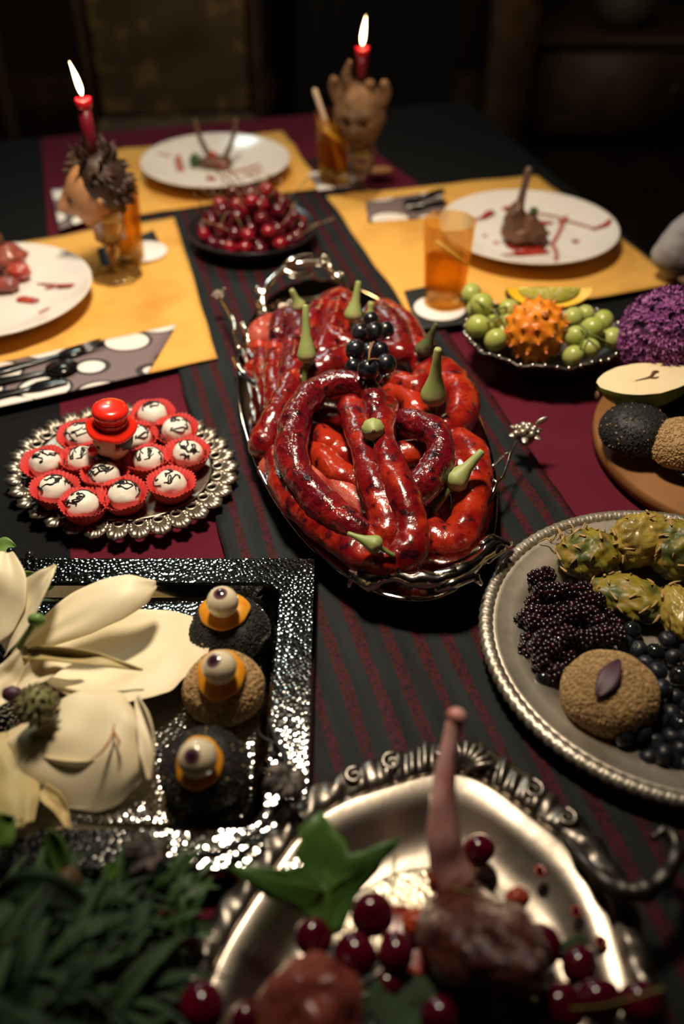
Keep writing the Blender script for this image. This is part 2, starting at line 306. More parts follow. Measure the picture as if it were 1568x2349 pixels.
M = dict(
    cloth=cloth_material(), runner=runner_material(), napkin=napkin_material(),
    mat=mat('yellow_linen', (.74, .40, .080), .85, n=(9, (.60, .29, .05), .5, .72), bump=(700, .2, .0006)),
    black_paper=mat('black_paper', (.008, .009, .01), .6),
    china=mat('white_china', (.82, .78, .74), .18),
    coaster=mat('white_card', (.86, .8, .78), .7),
    sauce=mat('red_sauce', (.30, .02, .015), .25, n=(60, (.45, .06, .03), .45, .65)),
    sauce_thin=mat('thin_sauce', (.50, .16, .12), .3),
    silver=mat('polished_silver', (.78, .74, .68), .16, 1.0, bump=(40, .08, .002)),
    chrome=mat('dark_chrome', (.50, .48, .46), .06, 1.0),
    mirror=mat('mirror_silver', (.62, .58, .54), .07, 1.0, bump=(14, .1, .004)),
    hammered=mat('hammered_metal', (.42, .41, .39), .10, 1.0, bump=(270, .26, .0018, 'v')),
    old_silver=mat('tarnished_silver', (.52, .47, .40), .46, .9, n=(25, (.36, .31, .25), .45, .7), bump=(120, .1, .001)),
    pale_silver=mat('satin_silver', (.50, .44, .37), .27, 1.0, n=(30, (.34, .29, .24), .5, .75), bump=(50, .12, .002)),
    dark_silver=mat('blackened_silver', (.26, .23, .20), .36, 1.0, bump=(300, .3, .001)),
    wire_silver=mat('black_silver', (.10, .09, .08), .45, 1.0),
    engraved=mat('engraved_silver', (.62, .54, .42), .35, 1.0, n=(160, (.34, .28, .2), .45, .6), bump=(170, .9, .002)),
    sausage=mat('glazed_sausage', (.17, .0045, .006), .22, n=(30, (.42, .026, .008), .50, .66, 75, (.025, .003, .008), .55, .68), bump=(150, .45, .003), Coat_Weight=.5, Coat_Roughness=.2),
    sausage_orange=mat('orange_glazed_sausage', (.40, .026, .007), .22, n=(34, (.22, .006, .006), .42, .58, 90, (.025, .004, .008), .57, .69), bump=(150, .45, .003), Coat_Weight=.5, Coat_Roughness=.2),
    sausage_dark=mat('charred_sausage', (.12, .004, .009), .2, n=(34, (.30, .012, .01), .50, .66, 70, (.018, .004, .008), .52, .66), bump=(140, .75, .004), Coat_Weight=.6, Coat_Roughness=.18),
    sausage_pale=mat('pale_sausage', (.50, .10, .07), .22, n=(22, (.35, .015, .01), .45, .6), bump=(150, .45, .003), Coat_Weight=.5, Coat_Roughness=.2),
    scape=mat('green_bud', (.30, .38, .12), .5, n=(40, (.40, .36, .16), .45, .65)),
    scape_dark=mat('dark_green_bud', (.10, .12, .04), .5, n=(50, (.05, .03, .02), .45, .6)),
    black_grape=mat('black_grape_skin', (.006, .006, .010), .28, n=(70, (.03, .032, .045), .5, .7), Coat_Weight=.3),
    green_grape=mat('green_grape_skin', (.36, .42, .09), .3, n=(40, (.45, .47, .16), .4, .7), Subsurface_Weight=.35, Subsurface_Radius=(.012, .012, .004), Subsurface_Scale=1.0),
    stem=mat('brown_stem', (.22, .11, .05), .6), green_stem=mat('green_stem', (.16, .2, .05), .55),
    kiwano=mat('horned_melon_skin', (.75, .24, .012), .4, n=(35, (.60, .13, .01), .5, .7), Subsurface_Weight=.15, Subsurface_Radius=(.01, .004, .001)),
    kiwano_dark=mat('melon_spine_pit', (.36, .09, .01), .5),
    kiwano_tip=mat('melon_spine_tip', (.78, .22, .08), .4),
    wedge_rind=mat('yellow_rind', (.85, .52, .02), .4), wedge_flesh=mat('green_seed_flesh', (.55, .52, .07), .25, n=(220, (.7, .65, .3), .5, .6), bump=(200, .6, .002)),
    pear_skin=mat('green_pear_skin', (.24, .30, .03), .35, n=(20, (.38, .36, .05), .5, .7)), pear_flesh=mat('pear_flesh', (.80, .66, .42), .55, n=(40, (.68, .52, .30), .55, .75)),
    pear_core=mat('pear_core', (.12, .06, .02), .6),
    wood=mat('round_board_wood', (.27, .12, .04), .6, n=(12, (.19, .08, .026), .45, .65), Specular_IOR_Level=.15),
    green_glaze=mat('dark_green_glaze', (.012, .030, .026), .25),
    black_bun=mat('black_bun_crust', (.010, .009, .009), .6, bump=(260, .5, .002)), black_seed=mat('black_sesame', (.016, .014, .014), .45), tan_seed=mat('tan_sesame', (.42, .29, .14), .5),
    tan_bun=mat('tan_bun_crust', (.40, .25, .11), .8), gold_seed=mat('golden_sesame', (.56, .38, .18), .5, n=(300, (.36, .21, .08), .42, .6)),
    carrot=mat('carrot_slice', (.72, .25, .012), .35, n=(60, (.80, .36, .03), .45, .65), Subsurface_Weight=.1),
    eyeball=mat('cream_eyeball', (.80, .70, .50), .12, Subsurface_Weight=.2, Subsurface_Radius=(.006, .004, .002), Coat_Weight=.5),
    petal=mat('magnolia_petal', (.86, .76, .53), .5, n=(9, (.74, .58, .34), .55, .8), Subsurface_Weight=.12, Subsurface_Radius=(.006, .004, .002)),
    petal_old=mat('aged_petal', (.60, .47, .22), .55, n=(14, (.36, .30, .10), .45, .7)),
    petal_scar=mat('petal_scar', (.42, .17, .05), .6),
    pod=mat('green_pod', (.26, .28, .09), .6, n=(150, (.16, .15, .06), .4, .6)), pod_tip=mat('pod_tip', (.17, .13, .06), .6),
    pod_core=mat('purple_core', (.06, .02, .04), .5),
    leaf=mat('lobed_leaf_green', (.055, .15, .025), .45, n=(30, (.09, .20, .035), .4, .7)), leaf_dark=mat('dark_leaf', (.014, .036, .009), .75, n=(30, (.024, .06, .014), .4, .7)), leaf_mid=mat('mid_leaf', (.035, .085, .018), .5),
    leaf_pale=mat('pale_leaf', (.13, .25, .05), .45), leaf_brown=mat('brown_bud', (.10, .05, .02), .6),
    cherry=mat('cherry_skin', (.085, .002, .012), .14, n=(30, (.16, .004, .014), .45, .7), Coat_Weight=.4), cherry_bright=mat('bright_cherry_skin', (.26, .006, .018), .16, n=(30, (.14, .004, .012), .45, .7), Coat_Weight=.4),
    cherry_stem=mat('cherry_stem', (.26, .17, .09), .6), cherry_stem_green=mat('green_cherry_stem', (.24, .22, .06), .6),
    black_bowl=mat('black_glazed_bowl', (.012, .010, .012), .3),
    blackberry=mat('blackberry_skin', (.012, .003, .008), .16, n=(120, (.05, .006, .012), .55, .75), Coat_Weight=.3), blueberry=mat('blueberry_skin', (.012, .014, .022), .42, n=(60, (.045, .052, .07), .5, .72)),
    dark_berry=mat('dark_grape_skin', (.01, .012, .014), .15),
    pine_skin=mat('pineapple_skin', (.26, .20, .02), .45, n=(45, (.07, .085, .02), .42, .58, 70, (.34, .20, .05), .58, .7), bump=(80, .4, .003)),
    pine_flesh=mat('pineapple_flesh', (.40, .29, .06), .3, n=(40, (.22, .15, .035), .45, .62), bump=(60, .5, .003)), pine_scale=mat('pineapple_bract', (.42, .26, .10), .6),
    meat=mat('roast_meat', (.085, .022, .018), .4, n=(35, (.17, .045, .025), .5, .7, 60, (.04, .012, .012), .55, .7), bump=(110, .9, .004)),
    meat_pink=mat('pink_meat', (.30, .07, .05), .35, n=(40, (.16, .03, .025), .45, .65), bump=(60, .4, .004), Coat_Weight=.3), meat_brown=mat('browned_meat', (.16, .07, .035), .45, n=(40, (.08, .03, .02), .45, .65), bump=(60, .6, .004)),
    bone=mat('lamb_bone', (.90, .47, .45), .35, n=(40, (.66, .20, .18), .50, .68), Coat_Weight=.3), bone_dark=mat('brown_bone', (.13, .07, .05), .5), fat=mat('orange_fat', (.42, .055, .02), .25, Coat_Weight=.4),
    herb=mat('herb_green', (.04, .09, .02), .6),
    wax=mat('red_candle_wax', (.16, .004, .016), .4, Subsurface_Weight=.2, Subsurface_Radius=(.01, .002, .002)), wax_top=mat('melted_red_wax', (.55, .01, .02), .25, Subsurface_Weight=.5, Subsurface_Radius=(.02, .004, .004)),
    wick=mat('candle_wick', (.02, .015, .012), .8),
    crystal=glass('cut_crystal', (.97, .96, .95), .01, .22), tumbler=glass('tumbler_glass', (.96, .84, .62), .02, .75), amber=glass('amber_drink', (.97, .78, .30), .04, .7), ice=glass('ice_glass', (.95, .9, .8), .1, .5),
    lemon=mat('lemon_slice', (.80, .55, .04), .4), lemon_pith=mat('lemon_pith', (.85, .68, .22), .5),
    straw=mat('clear_straw', (.75, .6, .5), .3),
    skin_doll=mat('painted_doll_skin', (.50, .25, .12), .5, n=(25, (.42, .19, .08), .45, .65)), hair=mat('dark_brown_hair', (.030, .014, .009), .5, n=(50, (.075, .03, .015), .5, .7)), dark_paint=mat('dark_paint', (.03, .02, .015), .6),
    clay=mat('brown_carved_clay', (.21, .11, .05), .75, n=(30, (.12, .06, .028), .45, .65), bump=(60, .5, .004)), clay_dark=mat('dark_clay', (.05, .024, .012), .8),
    hat=mat('glossy_red_hat', (.80, .022, .010), .25, Coat_Weight=.5), hat_dark=mat('hat_groove', (.15, .008, .006), .4), figure_skin=mat('figure_skin', (.66, .38, .23), .5), figure_dark=mat('figure_dark', (.02, .017, .02), .5), figure_red=mat('figure_red', (.6, .02, .015), .4),
    paper_cup=mat('red_paper_cup', (.52, .026, .022), .7), truffle=mat('white_truffle', (.82, .78, .70), .6, bump=(120, .3, .002)), drizzle=mat('black_drizzle', (.010, .008, .008), .35),
    doily=mat('pierced_silver', (.40, .35, .29), .40, .95, n=(120, (.27, .23, .18), .45, .65)),
    plastic=mat('black_plastic', (.006, .006, .007), .14),
    purple=mat('purple_floret', (.26, .06, .25), .6, n=(80, (.40, .13, .38), .45, .65)), purple_dark=mat('dark_purple_core', (.05, .012, .05), .7),
    dead_flower=mat('blackened_flower', (.05, .04, .036), .6, n=(90, (.24, .18, .15), .50, .66)), wire=mat('black_wire', (.012, .011, .011), .4),
    shirt=mat('pale_grey_shirt', (.42, .40, .42), .85, n=(10, (.34, .32, .34), .45, .65), bump=(30, .3, .006)), skin=mat('person_skin', (.42, .22, .14), .55), person_hair=mat('person_hair', (.03, .02, .012), .6), trousers=mat('dark_trousers', (.015, .015, .02), .8),
    wall=mat('dark_red_brown_wall', (.030, .018, .016), .85, n=(3, (.02, .013, .012), .4, .6)), floor=mat('dark_floor', (.03, .018, .014), .5, n=(6, (.02, .012, .01), .4, .6)), ceiling=mat('dim_ceiling', (.05, .045, .04), .9),
    curtain=mat('black_curtain', (.012, .010, .012), .9), old_wood=mat('old_dark_wood', (.10, .055, .028), .6, n=(9, (.06, .032, .016), .42, .62)), oak=mat('brown_post_wood', (.20, .11, .055), .6, n=(9, (.12, .065, .03), .42, .62)),
    brocade=mat('brown_brocade', (.085, .055, .028), .7, n=(13, (.20, .12, .05), .53, .60)),
    table_wood=mat('table_wood', (.06, .03, .016), .5), plant=mat('dim_plant_leaf', (.09, .11, .07), .6), pot=mat('dull_pot', (.12, .07, .05), .7), pale_pot=mat('pale_jar', (.09, .085, .07), .6),
    crumb=mat('pale_crumb', (.7, .6, .42), .8), peel=mat('orange_peel', (.62, .30, .12), .6),
)
def emission(name, col, k):
    m = bpy.data.materials.new(name); m.use_nodes = True; b = m.node_tree.nodes['Principled BSDF']
    b.inputs['Base Color'].default_value = (*col, 1); b.inputs['Emission Color'].default_value = (*col, 1); b.inputs['Emission Strength'].default_value = k; return m
M['flame'] = emission('candle_flame', (1.0, .72, .36), 14); M['flame_base'] = emission('flame_base_blue', (.35, .45, .9), 1.2)
def iris_material(name, d, cos_in, cos_out):
    """glossy cream ball with a dark purple iris printed round the local direction d"""
    m = mat(name, (.80, .70, .50), .10, Subsurface_Weight=.15, Subsurface_Radius=(.006, .004, .002), Coat_Weight=.5); nt = m.node_tree; b = nt.nodes['Principled BSDF']
    tc = N(m, 'ShaderNodeTexCoord'); nn = N(m, 'ShaderNodeVectorMath', operation='NORMALIZE'); nt.links.new(tc.outputs['Object'], nn.inputs[0])
    dt = N(m, 'ShaderNodeVectorMath', operation='DOT_PRODUCT'); nt.links.new(nn.outputs[0], dt.inputs[0]); dt.inputs[1].default_value = d
    def ramp(lo, hi):
        r = N(m, 'ShaderNodeMapRange'); r.inputs[1].default_value = lo; r.inputs[2].default_value = hi; nt.links.new(dt.outputs['Value'], r.inputs[0]); return r.outputs[0]
    c = mixc(m, ramp(cos_out-.012, cos_out+.012), (.80, .70, .50), (.16, .075, .085))
    c = mixc(m, ramp(cos_in-.01, cos_in+.01), c, (.03, .012, .022)); nt.links.new(c, b.inputs['Base Color']); return m
# ---------------------------------------------------------------- the room
def slab(name, c, d, m, label=None): return struct(name, MB().box(c, d), m)
slab('floor', (0, 1.2, -.05), (6.4, 7.0, .1), M['floor'])
slab('ceiling', (0, 1.2, 2.85), (6.4, 7.0, .1), M['ceiling'])
slab('wall_back', (0, 4.65, 1.4), (6.4, .1, 2.8), M['wall'])
slab('wall_front', (0, -2.25, 1.4), (6.4, .1, 2.8), M['wall'])
slab('wall_left', (-3.15, 1.2, 1.4), (.1, 6.8, 2.8), M['wall'])
slab('wall_right', (3.15, 1.2, 1.4), (.1, 6.8, 2.8), M['wall'])
struct('trim_1', MB().box((.75, 4.58, .98), (3.2, .035, .07), bev=.008), M['old_wood'])
struct('baseboard_back', MB().box((0, 4.585, .07), (6.2, .03, .14), bev=.006), M['old_wood'])
# ---------------------------------------------------------------- table, cloth, runner
UC, VC = .255, 1.06      # table centre in table coordinates
U0, U1, V0, V1 = -.335, .845, .06, 2.06
tb = thing('dining_table', 'long wooden dining table hidden under the dark tablecloth', 'table', T(UC, VC, -TZ), TA)
def tl(u, v, z): return (u-UC, v-VC, z)
obj('tabletop', MB().box((0, 0, TZ-.031), (1.16, 1.98, .04), bev=.006), M['table_wood'], tb, world=False)
for su in (-1, 1):
    for sv in (-1, 1):
        obj('leg', MB().lathe([(.03, 0), (.032, .05), (.026, .1), (.034, .4), (.028, .5), (.04, .55), (.04, TZ-.051)], 12, (su*.5, sv*.9, 0)), M['table_wood'], tb, world=False)
cl = thing('tablecloth', 'black tablecloth with two wide burgundy bands, spread over the long table', 'tablecloth', T(0, 0, 0), TA)
def cloth_pt(i, j):
    # top surface then a hanging skirt with soft folds
    u = U0-.16 + i*(U1-U0+.32); v = V0-.16 + j*(V1-V0+.32)
    uu = min(max(u, U0), U1); vv = min(max(v, V0), V1); over = max(abs(u-uu), abs(v-vv)); z = -.0045
    ph = (uu*17 + vv*13)
    if over > 0:
        z -= over*1.0; k = .010 + .028*over/.16*(.5+.5*math.sin(ph*2.6)); 
        uu += k*(1 if u > uu else -1 if u < uu else 0); vv += k*(1 if v > vv else -1 if v < vv else 0)
    else: z += .0012*nz((u*9, v*9, 0)) - .0008
    return (uu, vv, z)
obj('cloth', MB().sheet(cloth_pt, 110, 170, .001), M['cloth'], cl, world=False)
RU0, RU1, RV0, RV1 = .066, .441, .10, 1.78
def rz_(u, v): return .0022*nz((u*34, v*4, 3)) + .0012*nz((u*90, v*9, 7))
rn = thing('table_runner', 'sheer black table runner with burgundy stripes down the middle of the table', 'table runner', T(0, 0, 0), TA)
obj('runner_cloth', MB().sheet(lambda i, j: (RU0 + i*(RU1-RU0) + .003*nz((i*2, j*30, 5)), RV0 + j*(RV1-RV0), .0018 + abs(rz_(i*.375, j*1.68))), 60, 200, .0008), M['runner'], rn, world=False)
def placemat(label, corners):
    """corners in table coordinates a, b, c, d round the mat"""
    a, b, c, d = [Vector((u, v, 0)) for u, v in corners]; m = (a+b+c+d)/4
    o = thing('placemat', label, 'placemat', T(m.x, m.y, .0062), TA, 'yellow placemats')
    def pt(i, j):
        p = (a.lerp(b, i)).lerp(d.lerp(c, i), j) - m
        e = .004*nz((i*5, j*5, m.x*9)); return (p.x + e, p.y + e*.7, .0016*nz((p.x*14, p.y*14, m.y)) + .0014*max(0, 1 - abs(nz((p.x*5, p.y*9, m.x*7)))*9))
    obj('linen', MB().sheet(pt, 36, 36, .0011), M['mat'], o, world=False)
    return o
placemat('yellow linen placemat under the left diner\'s plate', [(-.325, 1.015), (.120, 1.087), (.123, 1.560), (-.320, 1.50)])
placemat('yellow linen placemat under the plate on the right, at the table edge', [(.404, 1.100), (.828, 1.118), (.798, 1.575), (.397, 1.582)])
placemat('yellow linen placemat at the far head of the table', [(-.062, 1.575), (.403, 1.622), (.392, 1.935), (-.03, 1.90)])
# ---------------------------------------------------------------- background furniture
def far(px, py, d): 
    """point at horizontal distance d along the ray of a pixel"""
    p = W(px, py, 0) - cam.location; return cam.location + p*(d/p.y)
ch = thing('armchair', 'high-backed chair with brown brocade upholstery beyond the head of the table', 'chair', (-.50, 2.95, 0), math.radians(8))
def brocade_pt(i, j):
    x = -.215 + .43*i; z = .50 + .70*j; return Vector((x, -.03 - .018*math.cos((i-.5)*PI) - .01*nz((x*9, z*9, 1)), z))
bk = MB(); bk.grid(brocade_pt, 16, 20); bk.box((0, .0, .85), (.44, .05, .70), bev=.01)
obj('backrest', bk, M['brocade'], ch, world=False)
obj('seat', MB().box((0, -.25, .44), (.50, .46, .10), bev=.03), M['brocade'], ch, world=False)
obj('seat_frame', MB().box((0, -.25, .37), (.52, .48, .05), bev=.008), M['old_wood'], ch, world=False)
for sx in (-1, 1):
    obj('upright', MB().tube([(sx*.245, .02, .40), (sx*.245, .02, .8), (sx*.245, .05, 1.24)], .024, 8), M['old_wood'], ch, world=False)
    obj('leg', MB().tube([(sx*.235, -.46, .36), (sx*.24, -.47, .18), (sx*.235, -.46, .018)], [.026, .018, .016], 8), M['old_wood'], ch, world=False)
    obj('leg', MB().tube([(sx*.24, .02, .38), (sx*.24, .05, .018)], .02, 8), M['old_wood'], ch, world=False)
obj('top_rail', MB().tube([(-.25, .05, 1.23), (0, .05, 1.28), (.25, .05, 1.23)], .026, 8), M['old_wood'], ch, world=False)
po = far(1160, 200, 3.2)
pt_ = thing('wooden_post', 'brown wooden post standing behind the right side of the table', 'post', (po.x, 3.2, 0))
obj('shaft', MB().box((0, 0, 1.4), (.135, .135, 2.8), bev=.012), M['oak'], pt_, world=False)
obj('brace', MB().tube([(-.06, -.075, 1.02), (.05, -.085, .80)], .018, 8), M['old_wood'], pt_, world=False)
# dark curtain hanging between the chair and the post
cu = MB()
cu.grid(lambda i, j: Vector((-.18 + .62*i + .004*math.sin(j*9), 3.9 + .035*math.sin(i*44 + .8*math.sin(j*3)), .02 + 2.5*j)), 90, 12)
tag(obj('curtain', cu, M['curtain']), 'dark hanging curtain behind the middle of the table', 'curtain')
# wooden ladder-back stand at the far left
ls = thing('wooden_rack', 'dark wooden rack in the far left corner behind the candle', 'rack', (-1.16, 3.0, 0), .1)
for sx in (-.32, .12): obj('upright', MB().box((sx, 0, .75), (.055, .055, 1.5), bev=.006), M['old_wood'], ls, world=False)
for z in (.35, .78, 1.3): obj('rail', MB().box((-.1, -.01, z), (.50, .03, .05), bev=.005), M['old_wood'], ls, world=False)
# sideboard with dim things on the far right
sb = thing('sideboard', 'low dark sideboard against the back wall on the right', 'sideboard', (1.75, 4.2, 0))
obj('body', MB().box((0, 0, .24), (1.9, .45, .36), bev=.01), M['table_wood'], sb, world=False)
obj('top', MB().box((0, -.01, .435), (2.0, .5, .03), bev=.006), M['table_wood'], sb, world=False)
for x in (-.62, 0, .62):
    d = obj('door', MB().box((x, -.232, .24), (.56, .02, .30), bev=.006), M['old_wood'], sb, world=False)
    obj('handle', MB().ball((x+.2, -.25, .26), .014, 8, 6), M['dark_silver'], d, world=False)
for sx in (-.85, .85): obj('foot', MB().box((sx, 0, .03), (.08, .35, .06), bev=.006), M['table_wood'], sb, world=False)
pj = thing('houseplant', 'dim broad-leaved houseplant on the sideboard at the far right', 'plant', (1.62, 4.18, .45))
obj('pot', MB().lathe([(.09, 0), (.12, .02), (.15, .2), (.165, .21), (.165, .24), (.145, .24), (.14, .2), (.0, .19)], 20), M['pot'], pj, world=False)
lf = MB().grid(lambda i, j: Vector(((j-.5)*.16*math.sin(PI*min(1, i*1.02+.02))**.7, i*.30, .06*math.sin(i*2.6) - .10*i*i + .03*(2*j-1)**2)), 8, 4)
lfm = mesh('leaf', lf, M['plant'])
for k in range(22):
    a = k*2.4; t = .3 + .9*((k*7) % 11)/11
    link('leaf', lfm, pj, Matrix.Translation((0.02*math.cos(a), .02*math.sin(a), .2 + .022*k)) @ Matrix.Rotation(a, 4, 'Z') @ Matrix.Rotation(t*.9, 4, 'X'))
obj('stem', MB().tube([(0, 0, .17), (.01, 0, .45), (0, .01, .68)], .012, 6), M['green_stem'], pj, world=False)
for (x, s, lab) in ((1.12, 1.0, 'squat dull jar on the sideboard left of the houseplant'), (2.15, .8, 'small dull jar on the sideboard right of the houseplant')):
    j = thing('jar', lab, 'jar', (x, 4.12, .45)); 
    obj('body', MB().lathe([(.06*s, 0), (.11*s, .03*s), (.125*s, .1*s), (.09*s, .17*s), (.06*s, .19*s)], 20), M['pale_pot'], j, world=False)
    obj('lid', MB().lathe([(.065*s, .19*s), (.06*s, .205*s), (.02*s, .215*s), (.022*s, .235*s), (0.0, .24*s)], 16), M['pot'], j, world=False)
# ---------------------------------------------------------------- diner at the right edge: seated, pale grey shirt
def skin_body(name, joints, edges, m, parent, sub=2):
    me = bpy.data.meshes.new(name); me.from_pydata([j[0] for j in joints], edges, [])
    o = link(name, me, parent); me.materials.append(m)
    sk = o.modifiers.new('skin', 'SKIN'); sk.use_smooth_shade = True
    for i, j in enumerate(joints):
        r = j[1]; me.skin_vertices[0].data[i].radius = r if isinstance(r, tuple) else (r, r)
    me.skin_vertices[0].data[0].use_root = True
    s = o.modifiers.new('sub', 'SUBSURF'); s.levels = sub; s.render_levels = sub
    return o
pn = thing('person', 'person in a pale grey shirt sitting at the right edge of the table', 'person', (.80, 1.50, 0), math.radians(105))
# local frame: +y = facing direction (to the table), +x = far side, z up
def loc_(w): return tuple(WM[pn.name].inverted() @ w)
elb = loc_(W(1514, 580, .045)); wri = loc_(W(1640, 655, .040)); mid_ = loc_(W(1588, 612, .042))
J = [((0, 0, .50), (.15, .12)), ((0, -.03, .72), (.14, .11)), ((0, -.05, .95), (.16, .11)), ((0, -.05, 1.06), (.12, .09)), ((0, -.03, 1.13), (.05, .05)), ((0, -.01, 1.19), (.045, .045)),
     ((-.17, -.05, 1.03), .058), (elb, .042), (mid_, .040), ((.17, -.05, 1.03), .062), ((.24, -.10, .80), .046), ((.15, .12, .64), .038),
     ((.10, .08, .48), .085), ((.12, .40, .48), .065), ((.12, .42, .25), .05), ((.12, .41, .06), .035), ((.12, .51, .035), .03),
     ((-.10, .08, .48), .085), ((-.12, .40, .48), .065), ((-.12, .42, .25), .05), ((-.12, .41, .06), .035), ((-.12, .51, .035), .03)]
E_ = [(0,1),(1,2),(2,3),(3,4),(4,5),(3,6),(6,7),(7,8),(3,9),(9,10),(10,11),(0,12),(12,13),(13,14),(14,15),(15,16),(0,17),(17,18),(18,19),(19,20),(20,21)]
bd = skin_body('body', J, E_, M['shirt'], pn, 3)
tx = bpy.data.textures.new('shirt_folds', 'CLOUDS'); tx.noise_scale = .06
dm_ = bd.modifiers.new('folds', 'DISPLACE'); dm_.texture = tx; dm_.strength = .022; dm_.texture_coords = 'LOCAL'
def headfn(d):
    k = 1.0
    if d.y > .2: k += .05*math.exp(-((d.x/.16)**2 + ((d.z+.12)/.16)**2)) * 3.2      # nose
    k -= .06*math.exp(-(((abs(d.x)-.36)/.16)**2 + ((d.z-.08)/.12)**2))*(d.y > 0)     # eye hollows
    k += .03*math.exp(-((d.x/.3)**2 + ((d.z+.5)/.08)**2))*(d.y > 0)
    return k
hd = obj('head', MB().ball((0, .02, 1.30), (.075, .095, .115), 32, 24, headfn), M['skin'], pn, world=False)
for sx in (-1, 1):
    obj('eye', MB().ball((sx*.029, .102, 1.308), .011, 10, 8), M['china'], hd, world=False)
    obj('ear', MB().ball((sx*.078, .015, 1.295), (.01, .02, .03), 10, 8), M['skin'], hd, world=False)
obj('mouth', MB().tube([(-.022, .107, 1.245), (0, .113, 1.243), (.022, .107, 1.245)], .004, 6), M['meat_pink'], hd, world=False)
obj('hair', MB().ball((0, 0, 1.335), (.086, .098, .098), 24, 16, lambda d: (1.0 if d.z > -.1 - .9*max(0, -d.y) and not (d.y > .55 and d.z < .5) else .72) + .05*nz(d, 9)), M['person_hair'], pn, world=False)
def hand_mesh(w, f, side):
    """open relaxed hand at wrist w pointing along f"""
    mb = MB(); F = Vector(f).normalized(); S = F.cross(Vector((0, 0, 1))).normalized()*side; U = S.cross(F)*side
    mb.tube([w, Vector(w)+F*.035, Vector(w)+F*.075], [.026, .036, .034], 12, flat=.55)
    for k, (o, L) in enumerate(((-.026, .060), (-.009, .072), (.009, .068), (.026, .052))):
        b = Vector(w)+F*.075+S*o; mb.tube(smooth_path([b, b+F*L*.5+S*o*.1-Vector((0, 0, .002)), b+F*L*.95-Vector((0, 0, .012))], 3), [.0092, .0085, .007], 8)
    b = Vector(w)+F*.02-S*.03; mb.tube(smooth_path([b, b+F*.028-S*.022, b+F*.055-S*.026-Vector((0, 0, .006))], 3), [.012, .010, .008], 8)
    return mb
hv = Vector(wri) - Vector(mid_)
obj('hand', hand_mesh(Vector(mid_) + hv*.55, hv, 1), M['skin'], pn, world=False)
obj('hand', hand_mesh((.147, .128, .637), (-.5, 1, -.55), -1), M['skin'], pn, world=False)
# diner's chair
dc = thing('dining_chair', 'plain dark wooden chair carrying the person at the right edge', 'chair', (.80, 1.50, 0), math.radians(105))
obj('seat', MB().box((0, .04, .405), (.44, .44, .03), bev=.008), M['table_wood'], dc, world=False)
for sx in (-1, 1):
    obj('leg', MB().box((sx*.19, .22, .195), (.04, .04, .39)), M['table_wood'], dc, world=False); obj('leg', MB().box((sx*.19, -.16, .195), (.04, .04, .39)), M['table_wood'], dc, world=False)
    obj('upright', MB().box((sx*.19, -.205, .67), (.04, .04, .56)), M['table_wood'], dc, world=False)
obj('backrest', MB().box((0, -.215, .85), (.36, .025, .16), bev=.006), M['table_wood'], dc, world=False)
# ---------------------------------------------------------------- dinner plates with leftovers
def plate_profile(r):
    return [(0, .0075), (r*.55, .0075), (r*.62, .0095), (r*.80, .0185), (r*.97, .0285), (r*.995, .0305), (r, .0295), (r*.99, .0275), (r*.80, .0150), (r*.60, .0055), (r*.56, .0045), (r*.55, 0), (r*.51, 0), (r*.50, .0045), (0, .0045)]
def plate_z(r, R):
    t = r/R
    if t < .55: return .0075
    if t < .80: return .0075 + (t-.55)/.25*.011
    return .0185 + (t-.80)/.17*.010
def dinner_plate(label, px, py, r):
    c = W(px, py, .036); c.z = TZ + .0085
    o = thing('dinner_plate', label, 'plate', c, 0, 'white dinner plates')
    obj('dish', MB().lathe(plate_profile(r), 64), M['china'], o, world=False)
    return o, c, r
def on_plate(P, px, py, dz=0.0):
    o, c, r = P; p = W(px, py, .02)
    for _ in range(4):
        z = c.z - TZ + plate_z(min((Vector((p.x, p.y)) - Vector((c.x, c.y))).length, r*.95), r) + dz; p = W(px, py, z)
    return p
def smear(P, pts, w, m='sauce', name='sauce'):
    """tapered smear of sauce lying on the plate"""
    w = [x*1.45 for x in w] if isinstance(w, (list, tuple)) else w*1.45
    q = smooth_path([on_plate(P, *p, .0012) for p in pts], 5); n = len(q)
    ws = [(w if not isinstance(w, (list, tuple)) else lerp_list(w, i/(n-1)))*(.8 + .5*abs(nz((q[i].x*90, q[i].y*90, 1)))) for i in range(n)]
    mb = MB().tube(q, ws, 8); mid = sum(p.z for p in q)/n
    mb.v = [(x, y, min(z, 9)) for x, y, z in mb.v]
    for k, (x, y, z) in enumerate(mb.v):
        b = min(q, key=lambda p: (p.x-x)**2 + (p.y-y)**2); mb.v[k] = (x, y, b.z + (z-b.z)*.14)
    return obj(name, mb, M[m], P[0])
PR = dinner_plate('white plate smeared with red sauce on the right placemat', 1212, 517, .142)
PF = dinner_plate('white plate with bones and herbs on the far placemat', 494, 366, .136)
PL = dinner_plate('white plate with pink meat scraps cut off by the left photo edge', -30, 662, .147)
